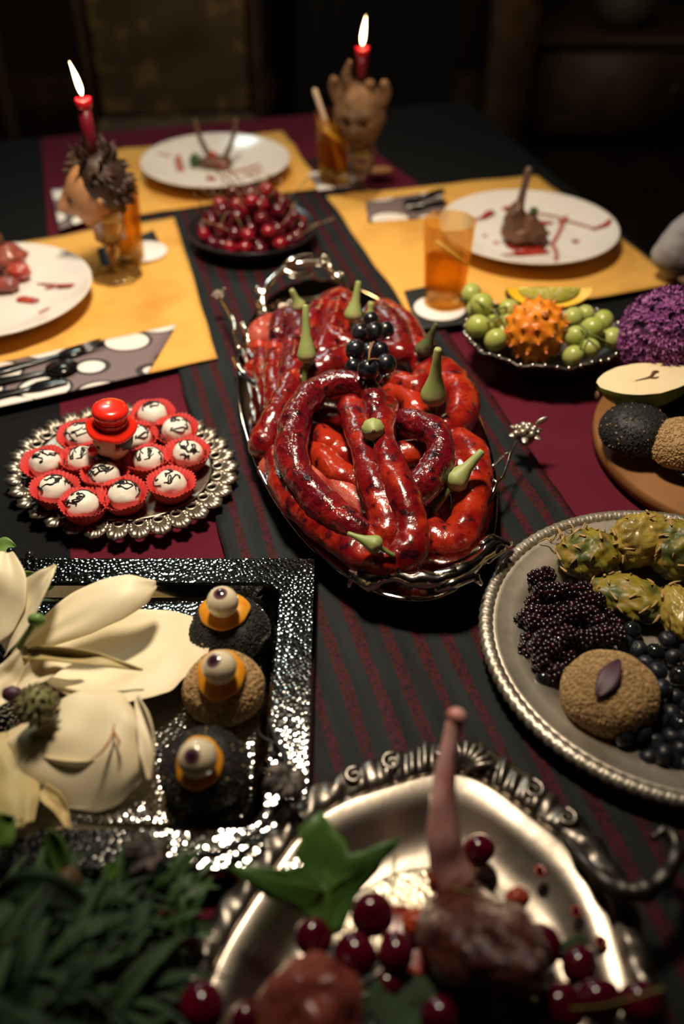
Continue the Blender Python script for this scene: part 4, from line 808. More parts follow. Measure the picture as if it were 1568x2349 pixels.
SAUS = [
 # bottom layer
 ('bright orange sausage end showing deep inside the big ring, upper piece', 'sausage', [(690, 985, .045), (735, 962, .052), (790, 962, .05), (850, 955, .045)], .0165),
 ('bright orange sausage lying across the inside of the big ring', 'sausage_orange', [(690, 985, .038), (735, 1012, .052), (775, 1035, .05), (840, 1080, .042)], .0170),
 ('orange sausage with charred flecks below the brightest orange piece', 'sausage_orange', [(690, 1040, .040), (736, 1052, .05), (780, 1090, .05), (830, 1120, .044)], .0160),
 ('pinkish sausage sunk low between the ring and the middle sausage', 'sausage_pale', [(700, 1090, .032), (760, 1110, .038), (810, 1150, .038), (850, 1190, .034)], .0175),
 ('orange sausage bent behind the right inner curl', 'sausage_orange', [(880, 1060, .042), (930, 1045, .052), (975, 1040, .048), (1010, 1020, .044)], .0165),
 ('orange sausage running under the right inner curl to the tray edge', 'sausage_orange', [(900, 1085, .036), (950, 1070, .038), (1030, 1060, .042), (1060, 1080, .040), (1075, 1120, .034)], .016),
 ('pale pink sausage end at the left tray edge', 'sausage_pale', [(622, 1078, .030), (650, 1048, .034), (690, 1030, .03)], .0165),
 ('dark red sausage under the grapes at the middle of the pile', 'sausage', [(700, 905, .04), (760, 900, .046), (830, 905, .046), (900, 900, .04), (960, 960, .036)], .018),
 ('red sausage at the floor of the pile behind the middle sausage', 'sausage', [(880, 990, .04), (930, 990, .044), (1000, 1000, .042)], .0165),
 ('sausage forming the right-hand floor of the tray below the large bud', 'sausage', [(890, 1150, .024), (935, 1190, .026), (980, 1190, .026)], .0165),
 # right side
 ('orange sausage curled in a loop at the right tray edge beneath the tallest bud', 'sausage_orange', [(905, 880, .062), (955, 895, .066), (990, 850, .058), (1022, 860, .054), (1052, 905, .052), (1056, 950, .05), (1030, 985, .05), (990, 1000, .05)], [.0165, .018, .018, .0185, .0185, .019, .018]),
 ('orange sausage slanting down left of the tallest bud', 'sausage_orange', [(900, 905, .055), (935, 915, .060), (958, 950, .058), (968, 975, .05)], .0165),
 ('U-bent red sausage at the right end of the tray with a pale underside', 'sausage_orange', [(1052, 1012, .052), (1082, 1040, .050), (1092, 1085, .046), (1084, 1140, .040), (1068, 1200, .034), (1040, 1240, .030), (1000, 1240, .028), (978, 1208, .028), (965, 1170, .028)], [.016, .0165, .017, .018, .0185, .019, .018, .014]),
 # far side
 ('dark red sausage arched at the far end of the pile', 'sausage', [(700, 790, .055), (722, 730, .058), (752, 700, .056), (782, 690, .054), (800, 720, .055), (790, 770, .055)], .0165),
 ('dull red sausage standing between the two far green buds', 'sausage', [(742, 820, .062), (752, 780, .066), (768, 742, .064), (776, 706, .06)], .016),
 ('short orange sausage pointing at the grapes from the left', 'sausage', [(748, 768, .066), (778, 782, .07), (806, 795, .068)], .0150),
 ('shiny red sausage at the back right behind the grapes', 'sausage_dark', [(858, 718, .050), (890, 735, .056), (912, 770, .056), (922, 810, .052)], .0165),
 ('red sausage at the far right tray edge beside the dark bud', 'sausage', [(880, 712, .04), (930, 742, .042), (952, 790, .042), (960, 840, .042)], .0160),
 ('red sausage crossing right of the grapes toward the tallest bud', 'sausage', [(880, 810, .056), (915, 812, .060), (955, 820, .056), (975, 850, .052)], .0150),
 ('broad red sausage lying just left of the grapes', 'sausage', [(690, 880, .062), (730, 850, .072), (780, 832, .072), (830, 815, .064)], [.016, .019, .020, .018]),
 ('orange-red lumpy sausage at the upper left tray edge', 'sausage_pale', [(596, 782, .040), (602, 758, .046), (630, 750, .046), (640, 790, .044)], .0165),
 ('dark red sausage folded over at the upper left of the pile', 'sausage_dark', [(638, 770, .056), (648, 734, .058), (676, 730, .060), (690, 752, .060), (684, 800, .06)], .0150),
 ('red sausage hanging down the left edge of the pile, outermost', 'sausage', [(596, 800, .036), (606, 840, .038), (616, 890, .036), (626, 930, .034)], .0155),
 ('red sausage down the left side, beside the outermost one', 'sausage', [(638, 800, .054), (632, 840, .056), (634, 890, .054), (640, 940, .05)], .0160),
 ('dark red sausage left of the tall left bud', 'sausage_dark', [(672, 790, .064), (670, 830, .066), (664, 880, .064), (650, 930, .058)], .0145),
 ('orange sausage tip at the far left tray edge', 'sausage_orange', [(582, 848, .030), (600, 856, .032), (620, 862, .032)], .0145),
 ('thick bright red sausage bulging over the left tray edge', 'sausage', [(680, 845, .066), (662, 890, .066), (640, 945, .058), (618, 990, .050), (606, 1022, .044)], [.014, .0165, .0185, .0195, .019]),
 # top layer
 ('long sausage sweeping along the near left edge and bending back at the near end', 'sausage', [(640, 1048, .042), (646, 1096, .042), (676, 1150, .044), (730, 1200, .046), (790, 1244, .048), (850, 1284, .050), (905, 1292, .054), (938, 1262, .062), (944, 1206, .072), (926, 1140, .082), (900, 1080, .088), (884, 1030, .092), (878, 985, .09), (884, 930, .082)], [.0155, .0165, .0165, .0165, .0165, .0165, .0170, .0170, .0170, .0165, .0160, .0155, .015, .014]),
 ('sausage bent into a big open ring on top of the pile', 'sausage_dark', [(862, 952, .088), (858, 915, .092), (832, 888, .094), (780, 878, .094), (730, 892, .092), (694, 930, .088), (674, 980, .082), (670, 1035, .076), (684, 1085, .070), (712, 1130, .066), (756, 1172, .064), (800, 1204, .062), (830, 1226, .060)], [.011, .0145, .0155, .0155, .0155, .016, .0165, .0165, .0165, .017, .017, .0165, .0155]),
 ('middle sausage lying lengthwise inside the big ring', 'sausage', [(804, 932, .080), (814, 970, .082), (832, 1024, .082), (846, 1080, .080), (866, 1135, .074), (884, 1185, .066), (880, 1225, .058), (850, 1250, .050)], [.0155, .0150, .0145, .0150, .0165, .0185, .0185, .016]),
 ('dark charred sausage curling round the right of the middle ones', 'sausage_dark', [(930, 962, .082), (968, 972, .086), (1000, 1002, .084), (1006, 1046, .078), (984, 1092, .072), (952, 1128, .066), (932, 1150, .058)], [.0130, .0150, .0155, .0160, .0175, .018, .016]),
]
for k, (lab, m, pts, r) in enumerate(SAUS): sausage(lab, m, pts, r, k+1)
# ---------------------------------------------------------------- green flower buds stuck in the pile
def bud(label, tip, bulb, stem, rb, m='scape', rt=.0035):
    """tip, bulb, stem end as (px, py, z); slender neck swelling into a bulb"""
    A, B, D = W(*tip), W(*bulb), W(*stem); o = thing('flower_bud', label, 'bud', B, 0, 'green buds in the sausages')
    d = (A-B); L = d.length
    pr = [(0, L+.0003), (rt*.8, L), (rt, L-.002), (rt*1.15, L*.72), (rb*.48, L*.42), (rb*.74, L*.22), (rb*.93, L*.08), (rb, 0), (rb*.97, -rb*.25), (rb*.80, -rb*.55), (rb*.45, -rb*.78), (0, -rb*.85)]
    mb = MB().lathe(pr, 24, fn=lambda a, i: (.0004*math.sin(a*9)*(5 < i < 10), 0)).xf(Matrix.Translation(B) @ frame(d))
    obj('bulb', mb, M[m], o)
    obj('stem', MB().tube(smooth_path([B - d.normalized()*rb*.7, B.lerp(D, .55), D], 4), [rt*1.3, rt, rt], 10), M['green_stem' if m == 'scape' else m], o)
bud('tall green bud standing at the left of the pile', (700, 699, .152), (703, 815, .100), (697, 880, .070), .0108)
bud('green bud standing at the far end with a bright wet spot', (822, 645, .130), (810, 722, .092), (806, 748, .070), .0112)
bud('small pale green bud furthest left at the back of the pile', (668, 664, .100), (684, 700, .078), (688, 716, .066), .0095)
bud('large upright green bud on the right side of the pile', (1004, 799, .150), (994, 906, .092), (990, 950, .062), .0142, rt=.0042)
bud('slanted green bud at the lower right of the pile', (1106, 1034, .092), (1046, 1100, .066), (992, 1172, .042), .0130, rt=.0040)
bud('small green bud lying near the front end of the pile', (797, 1223, .086), (858, 1249, .080), (902, 1274, .072), .0088, rt=.0022)
bud('dark olive bud half hidden at the right behind the tallest bud', (1001, 742, .112), (972, 802, .078), (960, 832, .060), .0115, 'scape_dark', rt=.003)
bud('green stalk tip peeking up just behind the grapes', (851, 692, .105), (848, 722, .090), (846, 738, .075), .0065, rt=.004)
cb = W(855, 985, .108); vd = view(.02, -.25)
o = thing('flower_bud', 'round green bud pointing at the camera in the middle of the pile', 'bud', cb, 0, 'green buds in the sausages')
rb = .0118
obj('bulb', MB().lathe([(0, .0125), (.003, .0115), (.0052, .0092), (rb*.75, .0065), (rb*.95, .003), (rb, 0), (rb*.9, -.005), (rb*.5, -.009), (0, -.0102)], 24, fn=lambda a, i: (.0004*math.sin(a*9)*(2 < i < 6), 0)).xf(Matrix.Translation(cb) @ frame(vd)), M['scape'], o)
obj('stem', MB().tube([cb - vd*.009, cb - vd*.026 - Vector((0, 0, .008))], .0038, 8), M['green_stem'], o)
obj('tip', MB().lathe([(0, .0155), (.0018, .0125), (.0022, .0112), (0, .011)], 6).xf(Matrix.Translation(cb) @ frame(vd)), M['pod_core'], o)
# ---------------------------------------------------------------- black grapes on the sausages
def grape_bunch(label, loc, grapes, m, stemm, oval=1.0, stems=()):
    o = thing('grape_bunch', label, 'grapes', loc)
    me = {}
    for k, (px, py, r, z) in enumerate(grapes):
        c = W(px, py, z); R = r*pxm(c)*.97; rr_ = random.Random(k)
        ax = Matrix.Rotation(rr_.uniform(0, 3), 4, 'Z') @ Matrix.Rotation(rr_.uniform(.4, 1.4), 4, 'X')
        g = obj('grape', MB().ball((0, 0, 0), (R, R, R*oval), 20, 14, lambda d: 1 + .012*nz(d*2 + Vector((k, 0, 0)))).xf(ax).xf(Matrix.Translation(c)), M[m], o)
    for pts in stems: obj('stem', MB().tube(smooth_path([W(*p) for p in pts], 4), [.0016, .0012, .0016], 7), M[stemm], o)
grape_bunch('bunch of black grapes on top of the red sausages', W(850, 800, .08), [(850, 734, 20, .112), (826, 763, 23, .110), (858, 760, 23, .118), (884, 757, 21, .110), (815, 803, 25, .118), (846, 808, 24, .104), (872, 805, 22, .106), (844, 848, 27, .120), (885, 836, 26, .116), (810, 842, 21, .108), (858, 868, 17, .098), (850, 782, 20, .098)],
            'black_grape', 'stem', 1.0, [[(846, 826, .135), (847, 808, .140), (850, 788, .136)], [(846, 826, .135), (856, 824, .132), (866, 826, .124)], [(847, 808, .14), (854, 788, .138), (857, 786, .134)]])
# ---------------------------------------------------------------- silver bowl with horned melon and green grapes
kc = W(1250, 762, .048)
kb = thing('silver_bowl', 'scalloped silver bowl holding green grapes and a horned melon', 'bowl', (kc.x, kc.y, TZ + .003))
obj('dish', MB().lathe([(0, .006), (.045, .007), (.075, .022), (.098, .044), (.1035, .047), (.106, .045), (.1035, .042), (.099, .041), (.078, .018), (.047, .003), (.047, 0), (0, 0)], 120,
    fn=lambda a, i: (.0022*math.cos(a*22), .0022*math.cos(a*11)) if 3 <= i <= 7 else ((.001*math.cos(a*22), 0) if i in (2, 8) else (0, 0)), ey=.84), M['wire_silver'], kb, world=False)
obj('rim_beads', (lambda mb: [mb.ball((.1045*math.cos(a), .1045*.84*math.sin(a), .0465 + .0022*math.cos(a*11)), .0026, 8, 6) for a in [2*PI*k/44 for k in range(44)]] and mb)(MB()), M['silver'], kb, world=False)
mc = W(1229, 757, .065); mr = 73*pxm(mc)
t = thing('horned_melon', 'orange spiky horned melon standing in the silver bowl', 'melon', mc - Vector((0, 0, mr*.9)))
vd = (view(.08, .12)*.8 + Vector((0, 0, .2))).normalized(); A = vd.orthogonal().normalized(); B_ = vd.cross(A)
spikes = []
for k in range(64):
    y = 1 - 2*(k+.5)/64; a = 2.39996*k; r_ = math.sqrt(1-y*y); spikes.append(Vector((r_*math.cos(a), r_*math.sin(a), y)))
def melon_fn(d):
    k = 1.0
    for s in spikes:
        q = d.dot(s)
        if q > .955: k += .12*max(0, 1 - math.acos(min(1, q))/.20)**1.3
    return k*(.97 if abs(d.z) < .9 else .95)
obj('body', MB().ball(mc, (mr*.95, mr*.95, mr*1.02), 96, 64, melon_fn, axes=(A, B_, vd)), M['kiwano'], t)
tipm = mesh('spine_tip', MB().lathe([(.0021, -.002), (.0013, .001), (0, .0028)], 8), M['kiwano_tip']); pitm = mesh('spine_shade', MB().ball((0, 0, 0), (.0034, .0022, .0012), 8, 6), M['kiwano_dark'])
for k, s in enumerate(spikes):
    w = A*s.x*.95 + B_*s.y*.95 + vd*s.z*1.0; p = mc + w*mr*1.085
    link('spine_tip', tipm, t, Matrix.Translation(p - WM[t.name].translation) @ frame(w))
obj('navel', MB().ball(mc + vd*mr*1.0, (.005, .005, .003), 12, 8, axes=(A, B_, vd)), M['kiwano_dark'], t)
# wedge of a cut melon behind it
wa = W(1160, 664, .078); wb = W(1354, 664, .078); wm = (wa+wb)/2; wl = (wb-wa).length/2
t = thing('melon_wedge', 'yellow-rinded melon wedge with green seedy flesh behind the horned melon', 'fruit', wm - Vector((0, 0, .03)))
def wedge(mb, r0, r1, tilt, m=0):
    # sector of a disc hanging below the chord, 14 mm thick with flesh toward the viewer
    X = (wb-wa).normalized(); D = Vector((0, -.72, -.69)).normalized(); Y = X.cross(D)
    v = []; f = []; n = 20
    for s, th in ((1, -.008), (-1, .012)):
        for k in range(n+1):
            a = PI*k/n
            for r in (r0, r1): v.append(wm + X*math.cos(a)*wl*r + D*math.sin(a)*wl*.50*r + Y*th*(1 if r == r1 else .6))
    w = 2*(n+1)
    for k in range(n):
        i = 2*k; f += [(i, i+1, i+3, i+2), (w+i+2, w+i+3, w+i+1, w+i), (i+1, w+i+1, w+i+3, i+3), (i+2, w+i+2, w+i, i)]
    f += [(0, w, w+1, 1), (w-2, w-1, 2*w-1, 2*w-2)]
    return mb.add(v, f, m)
obj('rind', wedge(MB(), .72, 1.0, 0), M['wedge_rind'], t, sm=False)
X = (wb-wa).normalized(); D = Vector((0, -.72, -.69)).normalized(); Y = X.cross(D)
fl = MB().lathe([(0, -.002), (.70, -.002), (.74, -.006), (.70, -.009), (0, -.009)], 40, fn=lambda a, i: (.0, .0))
fl.v = [tuple(wm + X*x*wl + D*max(y, 0)*wl*.50 + Y*z) for x, y, z in fl.v]
obj('flesh', fl, M['wedge_flesh'], t)
grape_bunch('bunch of green grapes on the left side of the silver bowl', W(1110, 730, .03), [(1080, 673, 23, .074), (1104, 699, 28, .076), (1090, 708, 22, .062), (1095, 749, 28, .060), (1136, 780, 26, .056), (1166, 708, 22, .070), (1128, 742, 20, .060), (1160, 740, 20, .058), (1152, 760, 18, .050)],
            'green_grape', 'green_stem', 1.12, [[(1090, 690, .085), (1130, 712, .085), (1150, 736, .075), (1160, 760, .06)], [(1130, 712, .085), (1160, 704, .078)], [(1140, 725, .08), (1108, 748, .066)]])
grape_bunch('bunch of green grapes on the right side of the silver bowl', W(1355, 760, .03), [(1314, 728, 23, .074), (1342, 720, 21, .070), (1383, 735, 24, .072), (1357, 754, 27, .078), (1319, 772, 25, .068), (1383, 778, 20, .062), (1404, 776, 25, .064), (1424, 784, 23, .060), (1352, 798, 23, .062), (1314, 816, 24, .056), (1370, 770, 20, .058)],
            'green_grape', 'green_stem', 1.1, [[(1330, 745, .088), (1362, 770, .085), (1400, 790, .07)], [(1345, 757, .088), (1330, 800, .068)]])
# ---------------------------------------------------------------- round wooden board with plate, pear, buns, purple flower
bc = W(1366, 1000, .020); BR = .172; bc = Vector((bc.x + BR, bc.y - .005, TZ))
t = thing('wooden_board', 'round wooden board at the right edge carrying a dark green plate', 'board', bc)
obj('board', MB().lathe([(0, 0), (BR*.97, 0), (BR, .004), (BR, .017), (BR*.985, .020), (0, .020)], 72), M['wood'], t, world=False)
pc = bc + Vector((.008, -.004, .0202))
t = thing('green_plate', 'dark green glazed plate on the round wooden board', 'plate', pc)
obj('dish', MB().lathe([(0, .004), (.09, .004), (.118, .010), (.136, .017), (.139, .016), (.137, .013), (.118, .005), (.09, 0), (0, 0)], 56), M['green_glaze'], t, world=False)
def bun(label, px, py, rx, zb, body, seed_m, hgt=.74, n=900, extra=None, nextra=0, name='bun', seed=1):
    """sesame-coated bun, centre of its outline at px, py, half width rx pixels, resting at height zb"""
    c = W(px, py, zb + rx*4e-4*hgt*.9); R = rx*pxm(c); c = W(px, py, zb + R*hgt*.82); base = Vector((c.x, c.y, TZ + zb)); H = R*hgt
    o = thing(name, label, 'bun', base)
    def fn(d): return (1 + .05*nz(d*1.6 + Vector((seed, 0, 0)))) * (1 if d.z > -.35 else 1/(1 + .55*(-d.z-.35)))
    mb = MB().ball((0, 0, H*.82), (R, R, H), 40, 26, fn); zmin = min(p[2] for p in mb.v); mb.v = [(x, y, z - zmin) for x, y, z in mb.v]
    obj('crust', mb, M[body], o, world=False)
    rr = random.Random(seed)
    for m, cnt, nm in ((seed_m, n, 'sesame_seeds'), (extra, nextra, 'pale_sesame_seeds')):
        if not m: continue
        sd = MB()
        for k in range(cnt):
            z = rr.uniform(-.55, 1); a = rr.uniform(0, 6.2832); q = math.sqrt(1-z*z); d = Vector((q*math.cos(a), q*math.sin(a), z)); f = fn(d)
            p = Vector((R*d.x*f, R*d.y*f, H*.82 + H*d.z*f - zmin)); nrm = Vector((d.x/R, d.y/R, d.z/H)).normalized(); x = nrm.orthogonal().normalized(); x = (Matrix.Rotation(rr.uniform(0, 6.28), 3, nrm) @ x); y = nrm.cross(x)
            s = rr.uniform(.8, 1.15); l, w_, h_ = .0017*s, .0012*s, .0010*s
            p = p + nrm*.0002
            sd.add([p+x*l, p+y*w_, p-x*l, p-y*w_, p+nrm*h_, p-nrm*h_], [(0,1,4),(1,2,4),(2,3,4),(3,0,4),(1,0,5),(2,1,5),(3,2,5),(0,3,5)])
        s_ = obj(nm, sd, M[m], o, world=False); s_['kind'] = 'stuff'
    return o, base, R, H
bun('black sesame bun beside the pear half on the round board', 1458, 985, 80, .026, 'black_bun', 'black_seed', .72, 900, 'tan_seed', 70, seed=2)
bun('golden sesame bun at the right edge on the dark green plate', 1560, 1018, 72, .028, 'tan_bun', 'gold_seed', .8, 1700, seed=3)
# pear half, flesh upward
pa = W(1372, 878, .080); pb = W(1600, 858, .080); pm_ = (pa+pb)/2; pl = (pb-pa).length/2; X = (pb-pa).normalized()
t = thing('pear_half', 'halved green pear lying cut side up above the black bun', 'pear', pm_ - Vector((0, 0, .04)))
nrm = Vector((-.06, .02, .99)).normalized(); X = (X - nrm*X.dot(nrm)).normalized(); Y = nrm.cross(X)
def pear_w(s): # half width along the axis, s from 0 (base, left) to 1 (neck, right)
    return pl*(.62*math.sin(PI*min(1, s*.98+.01))**.62*(1.0 - .28*s) + .02)
sk = MB(); n1, n2 = 32, 20
sk.grid(lambda i, j: pm_ + X*(-pl + 2*pl*i) + Y*math.copysign(abs(math.cos(PI*j))**.6, math.cos(PI*j))*pear_w(i) - nrm*math.sin(PI*min(1, max(0, j)))**.75*pear_w(i)*.92, n1, n2)
obj('skin', sk, M['pear_skin'], t)
fl = MB().grid(lambda i, j: pm_ + X*(-pl + 2*pl*i) + Y*(2*j-1)*pear_w(i)*.995 + nrm*(.0008 + .0008*nz((i*9, j*9, 3))), n1, 10)
obj('flesh', fl, M['pear_flesh'], t)
obj('core', MB().tube(smooth_path([pm_ - X*pl*.28 - Y*.003 + nrm*.0012, pm_ + X*pl*.02 + nrm*.0012, pm_ + X*pl*.16 + Y*.008 + nrm*.0012, pm_ + X*pl*.24 + Y*.009 + nrm*.0012], 5), [.0006, .0016, .0026, .0018], 8), M['pear_core'], t)
obj('core', MB().tube(smooth_path([pm_ + X*pl*.0 - Y*.001 + nrm*.0012, pm_ + X*pl*.10 - Y*.003 + nrm*.0012, pm_ + X*pl*.18 - Y*.002 + nrm*.0012], 4), [.0006, .0014, .0008], 8), M['pear_core'], t)
obj('blossom_end', MB().ball(pm_ - X*pl*.985 - nrm*.014, (.003, .006, .006), 10, 8), M['pear_core'], t)
fc = W(1530, 770, .090); fr = 112*pxm(fc)
t = thing('purple_flower', 'fluffy purple flower head behind the pear at the right edge', 'flower', (fc.x, fc.y, TZ + .022))
obj('core', MB().ball(fc, fr*.84, 24, 16), M['purple_dark'], t)
rr = random.Random(5); fm = MB()
for k in range(1500):
    z = rr.uniform(-.8, 1); a = rr.uniform(0, 6.283); q = math.sqrt(1-z*z); d = Vector((q*math.cos(a), q*math.sin(a), z)); p = fc + d*fr*rr.uniform(.80, .95)
    x = d.orthogonal().normalized(); x = Matrix.Rotation(rr.uniform(0, 6.28), 3, d) @ x; y = d.cross(x)
    for j in range(4):
        e = (x*math.cos(j*PI/2) + y*math.sin(j*PI/2)); sd_ = d.cross(e)*.0016; tip = p + (d*.7 + e*.8)*rr.uniform(.005, .008)
        fm.add([p, p + (d*.5+e*.5)*.004 + sd_, tip, p + (d*.5+e*.5)*.004 - sd_], [(0, 1, 2, 3)])
f_ = obj('florets', fm, M['purple'], t); f_['kind'] = 'stuff'
obj('stem', MB().tube(smooth_path([fc - Vector((0, 0, fr*.8)), fc + Vector((.02, .0, -.085)) , fc + Vector((.06, .02, -.082))], 4), .004, 8), M['green_stem'], t)
# ---------------------------------------------------------------- round tray with rope rim, fruit and a sesame bun
rc = Vector((.302, .571, TZ)); RR = .176
t = thing('round_tray', 'round tarnished silver tray with a twisted rope rim at the lower right', 'tray', rc + Vector((0, 0, .0045)))
obj('dish', MB().lathe([(0, .003), (.116, .003), (.121, .0042), (.128, .0095), (.136, .0135), (.148, .0160), (.160, .0172), (.163, .0185), (.166, .017), (.166, .012), (.135, .008), (.122, 0), (0, 0)], 96), M['old_silver'], t, world=False)
nr = 1100
rim = []
for i in range(13):
    a = 2*PI*i/12; rim.append((.1705 + .0062*math.cos(a), .0165 + .0050*math.sin(a)))
rim = rim[:-1]
def rope(a, i):
    th = 2*PI*i/12; k = .0022*abs(math.sin(a*52 + th*2.2))**.7 - .0012; return (k*math.cos(th), k*math.sin(th))
obj('rope_rim', MB().lathe(rim, nr, fn=rope, closed=True), M['old_silver'], t, world=False)
TB = .0076   # height of the tray floor above the table
BO, BB_, BRR, BH = bun('golden sesame bun with a purple leaf on the round silver tray', 1399, 1588, 110, TB, 'tan_bun', 'gold_seed', .74, 4200, seed=4)
def on_bun(base, R, H, px, py, k=1.0):
    """point where the ray of a pixel meets the bun"""
    o = cam.location.copy(); d = (W(px, py, 0) - o).normalized(); c = base + Vector((0, 0, H*.80)); q = Vector((1/(R*k), 1/(R*k), 1/(H*k)))
    oo = Vector([(o-c)[i]*q[i] for i in range(3)]); dd = Vector([d[i]*q[i] for i in range(3)])
    A_, B__, C_ = dd.dot(dd), 2*oo.dot(dd), oo.dot(oo) - 1; D_ = max(0, B__*B__ - 4*A_*C_)
    return o + d*((-B__ - math.sqrt(D_))/(2*A_))
def bun_leaf(i, j):
    w = 27*math.sin(PI*min(.98, max(.02, i)))**.75*(1 if j < .5 else .9); x0, y0 = 1368 + 52*i, 1598 - 86*i
    return on_bun(BB_, BRR, BH, x0 - .86*w*(2*j-1), y0 - .52*w*(2*j-1), 1.07 + .02*abs(2*j-1))
l_ = obj('leaf', MB().grid(bun_leaf, 12, 6), M['pod_core'], BO)
sd_ = l_.modifiers.new('thickness', 'SOLIDIFY'); sd_.thickness = .0007
# blackberries: clusters of drupelets
def blackberry_mesh(seed):
    r_ = random.Random(seed); mb = MB()
    for k in range(30):
        y = 1 - 2*(k+.5)/30; a = 2.39996*k; q = math.sqrt(1-y*y); mb.ball((.0072*q*math.cos(a), .0072*q*math.sin(a), .0088*y), r_.uniform(.0024, .0031), 8, 6)
    mb.ball((0, 0, 0), .0066, 8, 6); return mesh('blackberry', mb, M['blackberry'])
bm = [blackberry_mesh(k) for k in range(4)]; rr = random.Random(21)
poly = [(1232, 1318), (1262, 1322), (1290, 1362), (1330, 1330), (1372, 1368), (1398, 1402), (1424, 1448), (1404, 1478), (1350, 1490), (1318, 1520), (1270, 1560), (1226, 1530), (1196, 1486), (1190, 1430), (1206, 1370)]
def inside(x, y, P):
    c = False
    for i in range(len(P)):
        (x0, y0), (x1, y1) = P[i-1], P[i]
        if (y0 > y) != (y1 > y) and x < (x1-x0)*(y-y0)/(y1-y0) + x0: c = not c
    return c
k = 0
for gy in range(1328, 1570, 27):
    for gx in range(1186, 1440, 29):
        x, y = gx + rr.uniform(-9, 9) + (14 if (gy//27) % 2 else 0), gy + rr.uniform(-7, 7)
        if not inside(x, y, poly): continue
        z = TB + .009 + (.010 if rr.random() < .45 else 0) + rr.uniform(0, .004)
        o = link('blackberry', bm[k % 4], None, Matrix.Translation(W(x, y, z)) @ Matrix.Rotation(rr.uniform(0, 6), 4, 'Z') @ Matrix.Rotation(rr.uniform(.6, 2.2), 4, 'X') @ Matrix.Diagonal((1, 1, rr.uniform(.85, 1.1), 1)))
        tag(o, 'wet crushed blackberry in the dark heap on the round silver tray', 'blackberry', 'blackberries on the round tray'); k += 1
mush = MB().lathe([(0, .006), (.03, .0055), (.042, .003), (.046, .0003), (0, 0)], 40, tuple(W(1305, 1440, TB)), fn=lambda a, i: (.006*math.sin(a*5)*(i > 1), 0))
tag(obj('berry_pulp', mush, M['blackberry']), 'dark pulp under the crushed blackberries on the round tray', 'berry pulp', kind='stuff')
# blueberries with a crown
def berry(r):
    def fn(d): return 1 - .16*math.exp(-((1-d.z)/.05))
    mb = MB().ball((0, 0, 0), (r, r, r*.9), 18, 12, fn)
    for q in range(5):
        a = q*1.2566; e = Vector((math.cos(a), math.sin(a), 0)); b_ = e*r*.26 + Vector((0, 0, r*.80)); s = Vector((-math.sin(a), math.cos(a), 0))*r*.14
        mb.add([b_+s, b_-s, b_ + e*r*.12 + Vector((0, 0, r*.14))], [(0, 1, 2)])
    return mesh('blueberry', mb, M['blueberry'])
ym = berry(.0088); dm = berry(.0092)
dm.materials[0] = M['dark_berry']
BB = [(1449, 1447), (1434, 1478), (1462, 1490), (1530, 1468), (1502, 1497), (1545, 1510), (1508, 1540), (1478, 1525), (1556, 1552), (1520, 1580), (1548, 1600), (1536, 1638), (1562, 1660), (1510, 1655), (1540, 1690), (1470, 1680), (1497, 1610), (1560, 1720), (1520, 1730), (1500, 1705), (1545, 1752), (1575, 1690), (1580, 1620), (1590, 1560), (1430, 1690), (1580, 1490), (1574, 1760), (1600, 1730), (1610, 1660), (1486, 1740)]
for k, (x, y) in enumerate(BB):
    z = TB + .0086 + (.008 if k % 3 == 0 and k > 5 else 0)
    o = link('blueberry', ym if k % 4 else dm, None, Matrix.Translation(W(x, y, z)) @ Matrix.Rotation(rr.uniform(0, 6), 4, 'Z') @ Matrix.Rotation(rr.uniform(0, 1.6), 4, 'X'))
    tag(o, ('dusty blue' if k % 4 else 'shiny dark') + ' berry right of the sesame bun on the round silver tray', 'blueberry', 'blueberries on the round tray')
o = link('dark_grape', dm, None, Matrix.Translation(W(1247, 1557, TB+.009)) @ Matrix.Rotation(2.4, 4, 'X')); tag(o, 'single shiny dark grape between the blackberries and the tray rim', 'grape')
# pineapple pieces
def pineapple(label, px, py, z, r, seed, skin=True, rot=0.0, flat=1.0):
    c = W(px, py, z); o = thing('pineapple_piece', label, 'pineapple', (c.x, c.y, TZ + TB), 0, 'pineapple pieces on the round tray'); rr = random.Random(seed)
    ax = (Matrix.Rotation(rot, 3, 'Z').col[0], Matrix.Rotation(rot, 3, 'Z').col[1], Vector((0, 0, 1)))
    eyes = []
    for k in range(46):
        y = 1 - 2*(k+.5)/46; a = 2.39996*k; q = math.sqrt(1-y*y); eyes.append(Vector((q*math.cos(a), q*math.sin(a), y)))
    def fn(d):
        k = 1 + .10*nz(d*2 + Vector((seed, 0, 0)))
        if skin:
            q = max(d.dot(e) for e in eyes); k += .13*(1 - min(1, math.acos(min(1, q))/.30)**2) - .03 + .04*nz(d*9)
        else: k += .12*nz(d*5 + Vector((0, seed, 0))) + .05*nz(d*12)
        return k
    obj('flesh' if not skin else 'rind', MB().ball(c, r, 64, 40, fn, axes=ax), M['pine_skin' if skin else 'pine_flesh'], o)
    br = MB()
    for k, e in enumerate(eyes):
        if e.z < -.2 or (not skin and k % 3): continue
        w = ax[0]*e.x*r[0] + ax[1]*e.y*r[1] + ax[2]*e.z*r[2]; p = c + w*1.10; d = w.normalized(); s = d.orthogonal().normalized(); s = Matrix.Rotation(rr.uniform(0, 6.28), 3, d) @ s
        br.tube(smooth_path([p - s*.003, p + d*.0008 + s*.002, p + d*.001*rr.random() + s*rr.uniform(.004, .008)], 3), [.0018, .0014, .0003], 5, flat=.4)
    obj('bracts', br, M['pine_scale'], o)['kind'] = 'stuff'
    return o
pineapple('pineapple chunk with green-yellow scaly rind left of the others', 1352, 1272, .032, (.031, .026, .021), 1, True, .3)
pineapple('torn pineapple chunk showing pale pulp behind the scaly rind piece', 1468, 1240, .036, (.036, .026, .026), 2, False, .5)
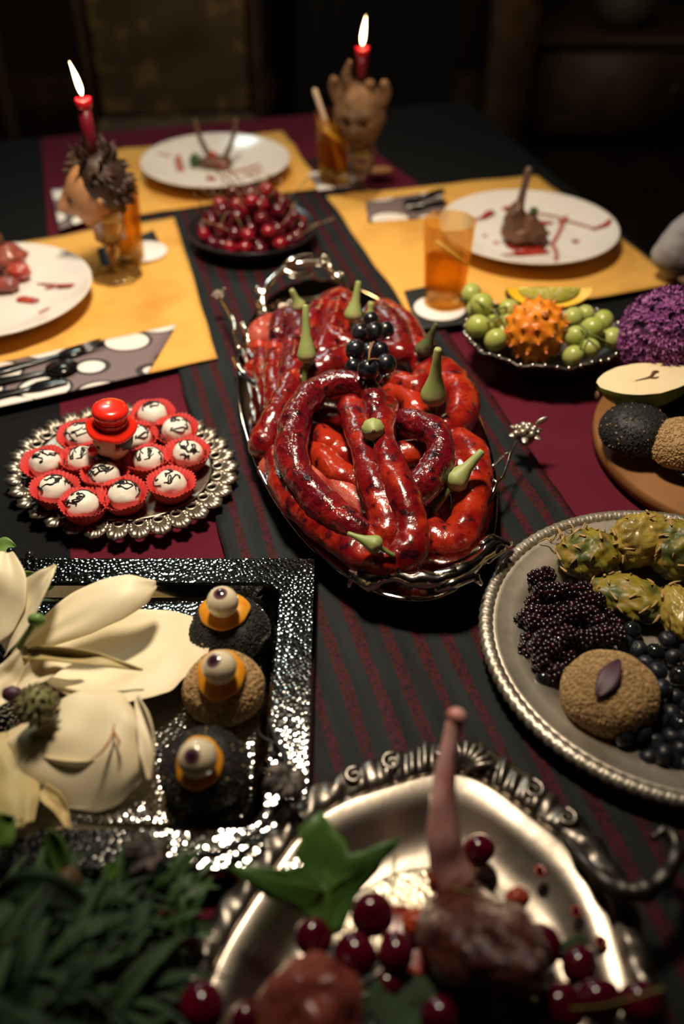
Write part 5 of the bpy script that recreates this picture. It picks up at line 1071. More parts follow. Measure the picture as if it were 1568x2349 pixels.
pineapple('pineapple chunk with dark green rind at the right photo edge', 1548, 1262, .036, (.028, .030, .026), 3, True, 0)
pineapple('flattened pineapple rind just above the blackberries and blueberries', 1448, 1372, .024, (.036, .024, .015), 4, True, -.5)
pineapple('smooth yellow pineapple wedge at the right photo edge over the blueberries', 1560, 1405, .026, (.020, .032, .018), 5, False, 0)
fb = MB(); rr = random.Random(9); c0 = W(1318, 1240, .034)
for k in range(46):
    p = c0 + Vector((rr.gauss(0, .010), rr.gauss(0, .007), rr.uniform(-.014, .010))); d = Vector((rr.uniform(-1, .5), rr.uniform(-.6, 1), rr.uniform(-.2, 1))).normalized(); e = d.orthogonal()
    fb.tube(smooth_path([p, p + d*.007 + e*.002, p + d*.013 - e*.003], 3), [.0009, .0009, .0004], 5)
tag(obj('pineapple_fibre', fb, M['pine_scale']), 'tuft of tan pineapple fibres at the upper left of the scaly rind piece', 'pineapple', kind='stuff')
# ---------------------------------------------------------------- pierced silver tray with white truffles in red paper cups
dcx = Vector((-.248, .838, TZ + .0045)); EA, EB, DR = .131, .111, math.radians(150)
dt = thing('pierced_tray', 'pierced silver tray with a pointed scalloped edge under the red paper cups', 'tray', dcx, DR)
obj('disc', MB().lathe([(0, .006), (.74, .006), (.79, .0085), (.81, .008), (.79, .006), (.74, .003), (0, .003)], 64, ex=EA, ey=EB), M['doily'], dt, world=False)
NS = 32; per = 2*PI*math.sqrt((EA**2 + EB**2)/2)*.88/NS; hw = per*.54
sc = MB(); ro = hw*.62; ri = hw*.40
sc.lathe([(ri, .0005), (ro*.8, .0032), (ro*1.05, .0012), (ro*1.05, -.0015), (ri, -.001)], 16, closed=True)
pts = [(-hw, -hw*.55), (-hw*.98, hw*.45), (-hw*.55, hw*1.05), (-hw*.40, hw*1.28), (0, hw*1.75), (hw*.40, hw*1.28), (hw*.55, hw*1.05), (hw*.98, hw*.45), (hw, -hw*.55)]
fan = []; n = 40
for k in range(n+1):
    a = -.18*PI + 1.36*PI*k/n; d = Vector((math.cos(a), math.sin(a)))
    # outline by angle: pointed toward +y
    q = hw*(1.00 + 1.05*max(0, math.cos(a-PI/2))**3*(1 + .10*math.cos(k*PI/2))); fan.append((d, q))
v = []; f = []
for k, (d, q) in enumerate(fan):
    rg = .0009*math.cos(k*PI/2*1.0)
    v += [(d.x*ro, d.y*ro, .0004), (d.x*(ro+q)/2, d.y*(ro+q)/2, .0006 + rg), (d.x*q, d.y*q, -.0010 + rg), (d.x*q*.98, d.y*q*.98, -.0034), (d.x*ro, d.y*ro, -.0018)]
for k in range(n):
    for j in range(4): i = 5*k+j; f.append((i, i+5, i+6, i+1))
    i = 5*k; f.append((i+4, i+9, i+5, i))
sc.add(v, f)
scm = mesh('scallop', sc, M['doily'])
for k in range(NS):
    a = 2*PI*k/NS; x, y = EA*.865*math.cos(a), EB*.865*math.sin(a); na = math.atan2(math.sin(a)/EB, math.cos(a)/EA)
    link('scallop', scm, dt, Matrix.Translation((x, y, .0075)) @ Matrix.Rotation(na - PI/2, 4, 'Z') @ Matrix.Rotation(.10, 4, 'X'))
# paper cup: pleated
def cup_fn(a, i): return (.0011*math.cos(a*34)*(1 if 1 <= i <= 3 else 0), .0012*math.sin(a*5)*(1 if i in (2, 3) else 0))
cupm = mesh('paper_cup', MB().lathe([(.0150, 0), (.0195, .007), (.0262, .0215), (.0258, .0217), (.0189, .0075), (.0140, .0010), (0, .0010), (0, 0)], 136, fn=cup_fn), M['paper_cup'])
trm = [mesh('truffle', MB().ball((0, 0, .0158), (.0172, .0172, .0150), 28, 18, lambda d, k=k: 1 + .07*nz(d*1.8 + Vector((k*7, 0, 0)))), M['truffle']) for k in range(3)]
def drizzle(seed):
    r_ = random.Random(seed); mb = MB()
    for k in range(7):
        a = r_.uniform(0, 6.28); p = []; th = r_.uniform(.2, .9); ph = a
        for q in range(7):
            th += r_.uniform(-.30, .30); ph += r_.uniform(-.5, .5)/max(.4, math.sin(th)); th = max(.05, min(1.25, th)); R = .0179
            p.append((R*math.sin(th)*math.cos(ph), R*math.sin(th)*math.sin(ph), .0158 + R*.88*math.cos(th)))
        mb.tube(smooth_path(p, 3), [.0004, .0009, .0006, .0010, .0004], 5)
    for k in range(44):
        a = r_.gauss(1.4, .7); mb.ball((.0205*math.cos(a), .0205*math.sin(a), .0125 + r_.uniform(-.002, .004)), r_.uniform(.0006, .0014), 5, 4)
    return mesh('drizzle', mb, M['drizzle'])
drm = [drizzle(k+3) for k in range(5)]
TR = [(185, 992, 'back left behind the figurine'), (350, 944, 'furthest back'), (405, 980, 'back right'), (430, 1034, 'rightmost'), (390, 1104, 'front right corner'), (341, 1050, 'second from right'),
      (285, 1128, 'front row middle'), (190, 1152, 'nearest the camera'), (124, 1116, 'front left corner'), (104, 1056, 'leftmost'), (190, 1048, 'left of the figurine'), (240, 1084, 'before the figurine'), (312, 998, 'behind the red hat')]
for k, (x, y, w) in enumerate(TR):
    c = W(x, y + 4, .028); rz = random.Random(k).uniform(0, 6.28) if k % 3 else -.2
    z0 = .0115 if k not in (1, 0) else .0125
    c = W(x, y + 8, z0 + .016)
    o = thing('truffle_in_cup', 'white truffle with black drizzle in red paper cup, ' + w, 'truffle', (c.x, c.y, TZ + z0), rz, 'white truffles on the pierced tray')
    link('paper_cup', cupm, o, Matrix.Rotation(.08, 4, 'X') ); tr = link('truffle', trm[k % 3], o, Matrix.Rotation(k*1.3, 4, 'Z')); link('drizzle', drm[k % 5], tr)
# figurine with red hat
fg = W(254, 972, .074)
t = thing('figurine', 'small figurine head with a glossy red hat and red nose among the truffles', 'figurine', (fg.x, fg.y, TZ + .0112))
hx, hy = fg.x, fg.y; z0 = TZ + .0112
obj('torso', MB().lathe([(0, 0), (.015, 0), (.017, .006), (.014, .014), (.008, .019), (.0075, .026), (0, .028)], 24, (hx, hy, z0)), M['figure_red'], t)
hc = Vector((hx - .001, hy - .003, z0 + .043)); F = Vector((-.86, -.50, -.12)).normalized(); S = F.cross(Vector((0, 0, 1))).normalized(); U = S.cross(F)
hd = obj('head', MB().ball(hc, (.0175, .0235, .0195), 28, 20, face_fn(.14, .05, .08), axes=(S, U, F)), M['figure_skin'], t)
obj('nose', MB().ball(hc + F*.0235 - U*.003, .0058, 12, 8), M['hat'], hd)
obj('moustache', MB().tube(smooth_path([hc + F*.010 + S*.0165 - U*.012, hc + F*.0185 + S*.006 - U*.0125, hc + F*.0200 - U*.0125, hc + F*.0185 - S*.006 - U*.0125, hc + F*.010 - S*.0165 - U*.012], 4), [.001, .0028, .0024, .0028, .001], 8), M['figure_dark'], hd)
for s in (-1, 1):
    obj('ear', MB().ball(hc + S*s*.0178 - U*.002, (.004, .006, .0045), 10, 8), M['figure_skin'], hd); obj('eye', MB().ball(hc + F*.0172 + S*s*.0062 + U*.003, .0022, 8, 6), M['figure_dark'], hd)
obj('hair', MB().ball(hc - F*.0055 + U*.003, (.0185, .0210, .0178), 20, 14, lambda d: 1 + .05*nz(d*6), axes=(S, U, F)), M['figure_dark'], hd)
hb = Vector((hx, hy, z0 + .060)); hr_ = .0275
ht = MB().lathe([(0, .0), (.017, .0), (.026, -.0035), (hr_, -.003), (hr_*1.01, -.001), (.026, .0012), (.0178, .004), (.0172, .008), (.0168, .011), (.0172, .0125), (.0186, .0145), (.0196, .0200), (.0180, .0242), (.012, .0262), (0, .0266)], 40, fn=lambda a, i: (.0007*math.sin(a*5)*(2 <= i <= 5), (.0018*math.sin(a*2+.6) + .0006*math.sin(a*7))*(2 <= i <= 5)))
ht.xf(Matrix.Translation(hb) @ Matrix.Rotation(.10, 4, 'Y'))
hat_o = obj('hat', ht, M['hat'], t)
obj('hat_band', MB().lathe([(.0172, .0045), (.0180, .0055), (.0176, .0095), (.0170, .0105)], 32).xf(Matrix.Translation(hb) @ Matrix.Rotation(.10, 4, 'Y')), M['hat'], hat_o)
# ---------------------------------------------------------------- square hammered tray, eyeball buns, magnolia, blackened branch
qx0, qx1, qy0, qy1 = -.372, -.0245, .345, .676
qc = Vector(((qx0+qx1)/2, (qy0+qy1)/2, TZ + .0045))
t = thing('square_tray', 'square hammered metal tray with a wide rim at the lower left', 'tray', qc)
def rrect(hx, hy, r, n=6):
    P = []
    for sx, sy, a0 in ((1, 1, 0), (-1, 1, PI/2), (-1, -1, PI), (1, -1, 1.5*PI)):
        for k in range(n+1): a = a0 + PI/2*k/n; P.append((sx*(hx-r) + r*math.cos(a), sy*(hy-r) + r*math.sin(a)))
    return P
HX, HY = (qx1-qx0)/2, (qy1-qy0)/2
rings = [(0, .008, .006), (.0, .0165, .002), (.0025, .0200, .004), (.0345, .0185, .018), (.0375, .0170, .018), (.0440, .0075, .020), (.0475, .0060, .020)]
mb = MB(); n = 28
outl = [[(x, y, z) for x, y in rrect(HX-i_, HY-i_, r)] for i_, z, r in rings]
for i, L in enumerate(outl): mb.v += L
for i in range(len(outl)-1):
    for k in range(n): l = (k+1) % n; mb.f.append((i*n+k, i*n+l, (i+1)*n+l, (i+1)*n+k)); mb.m.append(1 if i == 2 else 0)
mb.f.append(tuple((len(outl)-1)*n + k for k in range(n))); mb.m.append(1)
b0_ = len(mb.v); mb.v += [(x, y, 0) for x, y in rrect(HX-.048, HY-.048, .02)]
for k in range(n): l = (k+1) % n; mb.f.append((k, b0_+k, b0_+l, l)); mb.m.append(0)
mb.f.append(tuple(b0_ + n-1-k for k in range(n))); mb.m.append(0)
o = obj('tray', mb, [M['chrome'], M['hammered']], t, sm=False, world=False)
QF = .0107     # tray floor above the table top
for k, (lab, bx, by, rx, body, sm_, nse, ex, nex, hg, cxy, crx, exy, er, ir) in enumerate((
    ('black sesame bun with an eyeball, furthest of three on the square tray', 526, 1440, 90, 'black_bun', 'black_seed', 1100, 'tan_seed', 12, .66, (513, 1396), (60, 52), (510, 1381), 37.5, (-2, 24)),
    ('golden sesame bun with an eyeball, middle of three on the square tray', 513, 1574, 92, 'tan_bun', 'gold_seed', 2600, None, 0, .84, (505, 1543), (56, 62), (503, 1531), 40.5, (-11, 22)),
    ('black sesame bun with an eyeball, nearest of three on the square tray', 468, 1760, 104, 'black_bun', 'black_seed', 1300, 'tan_seed', 55, .74, (455, 1746), (55, 62), (453, 1739), 46, (-8, 15)))):
    o, base, R, H = bun(lab, bx, by, rx, QF, body, sm_, hg, nse, ex, nex, seed=k+10)
    # carrot slice leaning on the bun, eyeball on the slice
    cc = on_bun(base, R, H, *cxy, 1.06); N_ = Vector(((cc-base).x/R**2, (cc-base).y/R**2, (cc.z-base.z-H*.8)/H**2)).normalized(); N_ = (N_*.8 + view(0, .35)*.2).normalized(); A = Vector((1, 0, 0)); A = (A - N_*A.dot(N_)).normalized(); B_ = N_.cross(A)
    p_ = pxm(cc); ra, rb_ = crx[0]*p_, crx[1]*p_*1.04
    e = thing('carrot_slice', 'orange slice under the eyeball on the ' + lab.split(',')[0].replace(' with an eyeball', '') + ', ' + lab.split(', ')[1].split(' ')[0], 'carrot slice', cc - N_*.002)
    sl_ = MB().lathe([(0, -.0015), (.95, -.0015), (1.0, 0), (.96, .0016), (.6, .0019), (0, .0019)], 40, fn=lambda a, i: (.03*math.sin(a*3+k) + .02*math.sin(a*7), 0))
    sl_.v = [tuple(cc + A*x*ra + B_*y*rb_ + N_*(z - .004*min(1, (x*x+y*y))**1.5)) for x, y, z in sl_.v]
    obj('slice', sl_, M['carrot'], e)
    rad = er*p_*.97; e0, e1 = W(*exy, 0), W(*exy, .1); dn = (e1-e0).dot(N_); ec = e0.lerp(e1, (rad*.97 + .0015 - (e0-cc).dot(N_))/dn) if abs(dn) > 1e-5 else W(*exy, cc.z - TZ + rad*.78)
    vdir = view(ir[0]/er, ir[1]/er)
    eb = MB().ball((0, 0, 0), (rad, rad, rad), 40, 28)
    ey = link('eyeball', mesh('eyeball', eb, iris_material('eyeball_print_%d' % k, vdir, .965, .90)), None, Matrix.Translation(ec))
    tag(ey, 'cream eyeball with a purple iris on the ' + lab.split(',')[0].replace(' with an eyeball', '') + ', ' + lab.split(', ')[1].split(' ')[0], 'eyeball', 'eyeballs on the sesame buns')
# magnolia
mg = thing('magnolia_flower', 'large cream magnolia blossom lying on the left of the square tray', 'flower', W(60, 1580, .012))
def petal(label, mid, widths, cup=.25, tilt=(0, 0, 1), m='petal', curl=0.0, wave=.004, name='petal', n=22, k=14):
    P = smooth_path([W(*p) for p in mid], 8); L = len(P)
    def pt(i, j):
        x = i*(L-1); a = min(int(x), L-2); p = P[a].lerp(P[a+1], x-a); tg = (P[min(a+2, L-1)] - P[max(a-1, 0)]).normalized()
        up = Vector(tilt); side = tg.cross(up).normalized(); up = side.cross(tg); w = lerp_list(widths, i); s = 2*j-1
        return p + side*s*w + up*(cup*w*s*s + wave*nz((i*3.1, s*1.5, mid[0][0]*.01)) + curl*max(0, i-.75)*w*4*(1 if abs(s) < .5 else .6))
    o = obj(name, MB().grid(pt, n, k), M[m], mg)
    sdm = o.modifiers.new('thickness', 'SOLIDIFY'); sdm.thickness = .0012; sdm.offset = 0
    ss = o.modifiers.new('smooth', 'SUBSURF'); ss.levels = 1; ss.render_levels = 1
    if label: o['label'] = label
    return o
petal('broad cream back petal', [(60, 1520, .024), (160, 1524, .020), (280, 1530, .018), (370, 1545, .024), (424, 1556, .036)], [.012, .036, .060, .072, .064, .030], .20, (0, .1, 1), wave=.010)
petal('long tan-tinged upper petal', [(34, 1496, .030), (120, 1440, .052), (220, 1385, .066), (310, 1350, .068), (358, 1336, .060)], [.004, .014, .021, .022, .016, .004], -.28, (.1, -.45, .9))
petal('folded near petal', [(2, 1700, .030), (90, 1700, .046), (190, 1700, .052), (280, 1700, .050), (348, 1702, .040)], [.010, .034, .047, .050, .043, .020], -.42, (0, -.35, .9), wave=.008)
petal('lower half of the folded petal', [(6, 1716, .018), (90, 1772, .024), (190, 1796, .028), (280, 1776, .030), (346, 1735, .030)], [.006, .016, .019, .019, .014, .004], .3, (0, -.8, .6), wave=.004)
petal('curled-over edge of the folded petal', [(316, 1596, .060), (338, 1650, .058), (350, 1720, .052), (346, 1790, .040)], [.002, .008, .009, .003], .8, (-.6, -.3, .7), wave=.003)
petal('upright petal pointing up at the left', [(10, 1490, .034), (40, 1430, .056), (78, 1370, .078), (108, 1325, .092), (128, 1296, .098)], [.014, .026, .026, .018, .010, .001], .3, (-.5, -.3, .7))
petal('petal at the left photo edge', [(-60, 1480, .040), (-30, 1400, .066), (-5, 1330, .086), (8, 1266, .094)], [.012, .028, .030, .022, .008], .3, (.3, -.5, .8))
petal('narrow petal at the left edge', [(-30, 1620, .036), (10, 1570, .040), (38, 1530, .046), (54, 1480, .058)], [.006, .014, .014, .010, .003], .2, (.4, -.5, .7))
petal('greenish old petal at the lower left', [(-20, 1690, .036), (10, 1760, .034), (30, 1830, .034), (60, 1892, .030)], [.012, .020, .022, .019, .006], -.2, (.2, -.3, .9), 'petal_old')
petal('narrow twisted greenish petal', [(30, 1500, .044), (110, 1498, .062), (200, 1508, .066), (270, 1522, .060), (328, 1537, .050)], [.0015, .006, .0065, .005, .003, .0008], .5, (0, -.7, .7), 'petal_old')
petal('small petal near the centre', [(36, 1580, .036), (80, 1550, .044), (130, 1520, .048), (190, 1500, .042)], [.003, .010, .013, .010, .003], .3, (0, -.3, 1))
petal('withered strip hanging from the flower', [(96, 1812, .026), (130, 1840, .024), (150, 1876, .018), (166, 1916, .0215)], [.006, .007, .005, .003, .001], .4, (0, -.4, 1), 'petal_old')
for pts in ([(262, 1660, .060), (256, 1690, .0605), (232, 1726, .059), (196, 1752, .056)], [(258, 1672, .061), (272, 1700, .060), (270, 1716, .059)]):
    obj('petal_scar', MB().tube(smooth_path([W(*p) for p in pts], 4), [.0004, .0013, .0004], 6), M['petal_scar'], mg)
pc_ = W(86, 1618, .070); pr_ = 44*pxm(pc_)
pd = obj('seed_pod', MB().ball(pc_, (pr_, pr_*.95, pr_), 40, 28, lambda d: 1 + .10*nz(d*6)), M['pod'], mg)
tp = MB()
for k in range(70):
    y = 1 - 2*(k+.5)/70; a = 2.39996*k; q = math.sqrt(1-y*y); d = Vector((q*math.cos(a), q*math.sin(a), y)); e = d.orthogonal().normalized()
    tp.tube(smooth_path([pc_ + d*pr_*.94, pc_ + d*pr_*1.10 + e*.0012, pc_ + d*pr_*1.16 + e*.004], 2), [.0022, .0014, .0004], 5)
obj('pod_tips', tp, M['pod_tip'], pd)['kind'] = 'stuff'
obj('flower_core', MB().ball(W(28, 1592, .050), (.0085, .0065, .0065), 20, 14, lambda d: 1+.15*nz(d*4)), M['pod_core'], mg)
obj('bud_stalk', MB().tube(smooth_path([W(34, 1500, .05), W(56, 1464, .066), W(78, 1432, .080)], 5), [.0035, .0028, .003], 8), M['green_stem'], mg)
obj('bud_tip', MB().ball(W(84, 1422, .086), (.0075, .0055, .006), 16, 10, lambda d: 1 + .2*nz(d*3)), M['leaf_pale'], mg)
# small leaf and berry twig behind the flower
tw = thing('berry_twig', 'twig of tiny dark berries at the left photo edge behind the magnolia', 'twig', W(40, 1280, 0))
for (x, y, z) in ((25, 1265, .022), (68, 1273, .020), (48, 1292, .016), (8, 1284, .02)):
    obj('berry', MB().ball(W(x, y, z), .0045, 12, 8), M['black_grape'], tw); obj('stem', MB().tube(smooth_path([W(x, y, z-.003), W((x+20)/2+10, y+14, .012), W(20, 1310, .006)], 3), .0009, 5), M['wire'], tw)
l_ = obj('leaf', leaf_strip(W(-18, 1262, .016), W(38, 1256, .020), .010, Vector((0, -.3, 1)).normalized()), M['leaf_pale'], tw); l_.modifiers.new('thickness', 'SOLIDIFY').thickness = .0006
tl_ = thing('green_leaf', 'grey-green leaf between two magnolia petals at the tray top', 'leaf', W(46, 1350, .02))
l_ = obj('blade', leaf_strip(W(28, 1380, .02), W(92, 1318, .045), .016, view(0, .2)), M['leaf_pale'], tl_); l_.modifiers.new('thickness', 'SOLIDIFY').thickness = .0006
# blackened branch with dead flowers over the tray's near corner
br = thing('dead_branch', 'thin black branch with two blackened flowers over the near corner of the square tray', 'branch', W(560, 1900, .02))
pth = [(616, 1650, .032), (634, 1700, .036), (656, 1752, .042), (650, 1830, .040), (612, 1880, .034), (570, 1920, .032), (500, 1958, .040), (420, 1966, .052), (340, 1975, .058)]
obj('stem', MB().tube(smooth_path([W(*p) for p in pth], 6), [.0018, .0022, .0026, .0024, .0028, .0026, .0024], 8, fn=lambda t, a: 1 + .3*nz((t*40, 0, 1))), M['wire'], br)
for pts in ([(640, 1710, .036), (600, 1690, .034), (590, 1670, .03)], [(560, 1924, .032), (590, 1940, .034), (620, 1950, .030)], [(650, 1830, .04), (668, 1862, .036), (655, 1890, .03)], [(470, 1964, .032), (440, 1990, .03), (410, 2000, .028)]):
    obj('twig', MB().tube(smooth_path([W(*p) for p in pts], 4), [.0016, .0014, .0008], 6), M['wire'], br)
def dead_flower(px, py, z, s, seed):
    c = W(px, py, z); r_ = random.Random(seed); mb = MB()
    for k in range(11):
        a = k*2.4; e = Vector((math.cos(a), math.sin(a), r_.uniform(-.2, .9))).normalized(); q = e.orthogonal().normalized()
        mb.ball(c + e*s*.55, (s*.50, s*.42, s*.16), 14, 8, lambda d: 1 + .35*nz(d*2.4 + Vector((k, seed, 0))), axes=(e, q, e.cross(q)))
    mb.ball(c, s*.5, 14, 10, lambda d: 1 + .3*nz(d*4)); return mb
obj('flower', dead_flower(652, 1802, .046, .0165, 1), M['dead_flower'], br); obj('flower', dead_flower(338, 1962, .064, .0165, 2), M['dead_flower'], br)
# ---------------------------------------------------------------- ornate oval tray in the foreground
oc = Vector((.050, .234, TZ + .0045)); OR = math.radians(-100)      # long axis from centre to the far tip
ax_ = Vector((.099-.050, .447-.234)); OR = math.atan2(ax_.y, ax_.x)
t = thing('ornate_tray', 'oval satin silver tray with a scrolled ornate rim in the foreground', 'tray', oc, OR)
OA, OB = .2185, .158
def oshape(a):   # pointed, gently lobed outline
    return 1 + .018*math.cos(2*a)*0 + .016*math.cos(8*a) + .02*max(0, math.cos(a))**12
prof = [(0, .004), (.60, .004), (.64, .0045), (.70, .0080), (.76, .0150), (.81, .0195), (.86, .0200), (.89, .0210), (.88, .0180), (.80, .0140), (.70, .002), (.66, 0), (0, 0)]
def ofn(a, i): r = prof[i][0]; return (r*(oshape(a)-1)*min(1, r*1.2), 0)
pm2 = MB().lathe(prof, 160, ex=OA, ey=OB, fn=ofn); pm2.m = [0]*len(pm2.f)
obj('dish', pm2, M['pale_silver'], t, world=False)
obj('engraved_floor', MB().lathe([(0, .0050), (.54, .0050), (.56, .0046), (.57, .0042), (0, .0042)], 96, ex=OA, ey=OB), M['engraved'], t, world=False)
rim = [(.875, .0200), (.89, .0235), (.92, .0255), (.955, .0250), (.985, .0225), (1.0, .0190), (.985, .0165), (.94, .0165), (.89, .0170)]
def orn(a, i):
    k = rim[i][0]*(oshape(a)-1)
    s = 1 if 0 < i < 6 else 0; sh = max(0, math.cos(a))**10
    dz = s*(.0016*math.sin(a*46 + i*.9)*(1-sh) + .0018*math.cos(a*92)*sh + .0012*math.sin(a*23 + i*2.1)); dr = (.012*abs(math.sin(a*23)) - .006)*(1 if 3 <= i <= 6 else 0)*(1 + .8*sh) + (.018*sh if 3 <= i <= 6 else 0)
    return (k + dr, dz)
obj('ornate_rim', MB().lathe(rim, 920, ex=OA, ey=OB, fn=orn, closed=True), M['dark_silver'], t, world=False)
sh_ = MB()
for k in range(9):      # shell at the tip of the tray
    a = (k-4)*.30; b0 = Vector((OA*.905, 0, .0240)); d = Vector((math.cos(a), math.sin(a), .05))
    sh_.tube(smooth_path([b0 + d*.004, b0 + d*.013 + Vector((0, 0, .004)), b0 + d*.0235 + Vector((0, 0, .0025))], 4), [.0014, .0028, .0036], 8)
obj('shell_crest', sh_, M['dark_silver'], t, world=False)
for s_ in (-1, 1):
    for (x, y, r) in ((.905, .36, .0085), (.83, .54, .0075)):
        a0 = math.atan2(y, x); q = [Vector((OA*.945*math.cos(a0) + r*(1-k/14)*math.cos(k*.75*s_), s_*OB*.945*math.sin(a0) + r*(1-k/14)*math.sin(k*.75*s_), .0262)) for k in range(11)]
        obj('scroll', MB().tube(smooth_path(q, 2), [.0026, .0024, .0012], 7), M['dark_silver'], t, world=False)
hp = [(1300, 1930, .024), (1345, 1985, .034), (1405, 2035, .044), (1470, 2045, .05), (1525, 2010, .052), (1552, 1950, .05), (1530, 1905, .048), (1500, 1920, .048)]
obj('handle', MB().tube(smooth_path([W(*p) for p in hp], 7), [.004, .0055, .007, .0075, .0065, .0055, .004, .003], 10, fn=lambda t, a: 1 + .15*math.sin(t*60)), M['wire_silver'], t)
FT = .0095
# lamb chop, bone up
lc = thing('lamb_chop', 'raw-looking lamb chop with a long pink bone in the foreground tray', 'meat', W(1090, 2120, FT))
obj('bone', MB().tube(smooth_path([W(1036, 2020, .046), W(1022, 1950, .066), W(1016, 1880, .086), W(1018, 1800, .104), W(1030, 1720, .122), W(1040, 1665, .134), W(1046, 1646, .138)], 6), [.0150, .0145, .0120, .0098, .0082, .0066, .0058, .0060, .0076], 16, fn=lambda t, a: 1 + .14*nz((t*9, math.cos(a), math.sin(a)))), M['bone'], lc)
mc_ = W(1100, 2158, .048)
obj('meat', MB().ball(mc_, (.038, .029, .068), 44, 30, lambda d: 1 + .20*nz(d*1.7 + Vector((2, 0, 0))) + .07*nz(d*5), axes=(Vector((1, 0, 0)).normalized(), Vector((0, .78, .62)), Vector((-.18, .62, -.76)).normalized())), M['meat'], lc)
for k, (x, y, z, r) in enumerate(((1020, 2012, .050, .0105), (1050, 1996, .052, .008), (1186, 2060, .044, .007), (958, 2116, .020, .009), (1105, 2226, .062, .007))):
    lump(W(x, y, z), (r*1.2, r, r), k+30, M['fat'], 'fat', lc, .3)
obj('juice', MB().lathe([(0, .0014), (.018, .0012), (.026, .0003), (0, 0)], 30, tuple(W(960, 2150, FT+.0012)), fn=lambda a, i: (.006*math.sin(3*a)*(i > 0), 0)), M['sauce'], lc)
for (x, y) in ((1238, 1998), (1322, 2090), (1378, 2160)):
    c = W(x, y, .028); obj('juice_ring', MB().lathe([(.0026, 0), (.0036, .0008), (.0046, 0)], 16, tuple(c)), M['sauce'], t)
l2 = thing('lamb_chop', 'second pink lamb chop cut off by the bottom photo edge', 'meat', W(715, 2350, FT))
lump(W(712, 2330, .050), (.034, .032, .036), 41, M['meat_pink'], 'meat', l2, .2, seg=36, rings=24)
lump(W(640, 2296, .046), (.009, .012, .014), 42, M['crumb'], 'fat', l2, .35)
# foreground cherries
fck = [cherry_mesh(.0122, 'cherry'), cherry_mesh(.0122, 'cherry_bright')]; fst = stem_mesh(.05, 'cherry_stem_green', .5)
FC = [(853, 2098, 51, .052, 'above the others left of the chop'), (815, 2190, 53, .050, 'below the lobed green leaf'), (720, 2148, 46, .046, 'left of the group under the lobed leaf'), (908, 2186, 47, .046, 'right of the group under the lobed leaf'), (1098, 1952, 40, .030, 'alone beside the pink bone'), (1236, 2170, 54, .040, 'dark, right of the lamb chop'),
      (1372, 2292, 54, .042, 'dark, at the right tray wall'), (1468, 2300, 50, .040, 'rightmost at the bottom'), (1290, 2310, 54, .046, 'dark, at the bottom right of the chop'), (1190, 2330, 54, .046, 'dark, straight below the chop'), (1330, 2215, 46, .030, 'dark, behind the bottom right ones'), (462, 2310, 56, .050, 'leftmost, at the herbs'), (566, 2335, 38, .040, 'small, left of the second chop'), (1010, 2330, 50, .046, 'dark, on the low green leaf'), (890, 2260, 40, .034, 'hidden under the low leaf')]
rr = random.Random(31)
for k, (x, y, r, z, w) in enumerate(FC):
    c = W(x, y, z); s = r*pxm(c)/.0122
    o = link('cherry', fck[0], None, Matrix.Translation(c) @ Matrix.Rotation(rr.uniform(0, 6), 4, 'Z') @ Matrix.Rotation(rr.uniform(.5, 2.2), 4, 'X') @ Matrix.Scale(s, 4))
    tag(o, 'large dark cherry in the foreground tray, ' + w, 'cherry', 'foreground cherries')
    if k in (1, 5, 8): link('stem', fst, o, Matrix.Translation((0, 0, .009)))
# lobed leaf and the dark one below
def outline_leaf(label, ctr, outline, zf, m, name='lobed_leaf', rings=5):
    """leaf blade from a photo outline; zf(px, py) gives its height"""
    C0 = Vector((ctr[0], ctr[1], 0)); n = len(outline); v = []; f = []
    for j in range(rings+1):
        for (x, y) in outline:
            q = C0.lerp(Vector((x, y, 0)), j/rings); v.append(W(q.x, q.y, zf(q.x, q.y) + .0035*nz((q.x*.018, q.y*.018, 3)) - .003*math.sin(PI*j/rings)*0))
    for j in range(rings):
        for k in range(n): l = (k+1) % n; f.append((j*n+k, j*n+l, (j+1)*n+l, (j+1)*n+k))
    o = thing(name, label, 'leaf', W(ctr[0], ctr[1], zf(*ctr)))
    b_ = obj('blade', MB().add(v, f), M[m], o); b_.modifiers.new('thickness', 'SOLIDIFY').thickness = .0006
    return o
ol = [(752, 2150), (700, 2105), (662, 2075), (610, 2060), (560, 2020), (528, 1988), (575, 1984), (610, 1990), (655, 1992), (690, 1985), (672, 1960), (688, 1930), (682, 1900), (712, 1880), (735, 1858), (752, 1880), (770, 1908), (790, 1925), (800, 1960), (840, 1950), (870, 1935), (925, 1918), (905, 1950), (880, 1975), (868, 2000), (840, 2030), (815, 2060), (800, 2100), (785, 2140)]
lo = outline_leaf('bright green lobed leaf standing behind the foreground cherries', (748, 2040), ol, lambda x, y: .048 + (2150-y)*.00016 + .00004*abs(x-748), 'leaf')
for p in ((736, 1866), (915, 1922), (536, 1988)):
    obj('vein', MB().tube(smooth_path([W(752, 2140, .0505), W(750, 2050, .066), W((750+p[0])/2, (2050+p[1])/2, .075 + abs(p[0]-748)*.00002), W(p[0], p[1], .048 + (2150-p[1])*.00016 + .00004*abs(p[0]-748))], 5), [.0009, .0007, .0003], 6), M['leaf_pale'], lo)
o2 = [(850, 2250), (900, 2225), (950, 2232), (1000, 2250), (1050, 2280), (1075, 2330), (1060, 2380), (960, 2390), (870, 2370), (835, 2310)]
outline_leaf('dark green leaf at the bottom middle of the photo', (950, 2310), o2, lambda x, y: .040 + .00003*abs(x-950), 'leaf_dark')
outline_leaf('small dark leaf tip right of the lamb chop', (1300, 2170), [(1270, 2190), (1290, 2160), (1330, 2140), (1345, 2160), (1330, 2200), (1295, 2215)], lambda x, y: .038, 'leaf_dark')
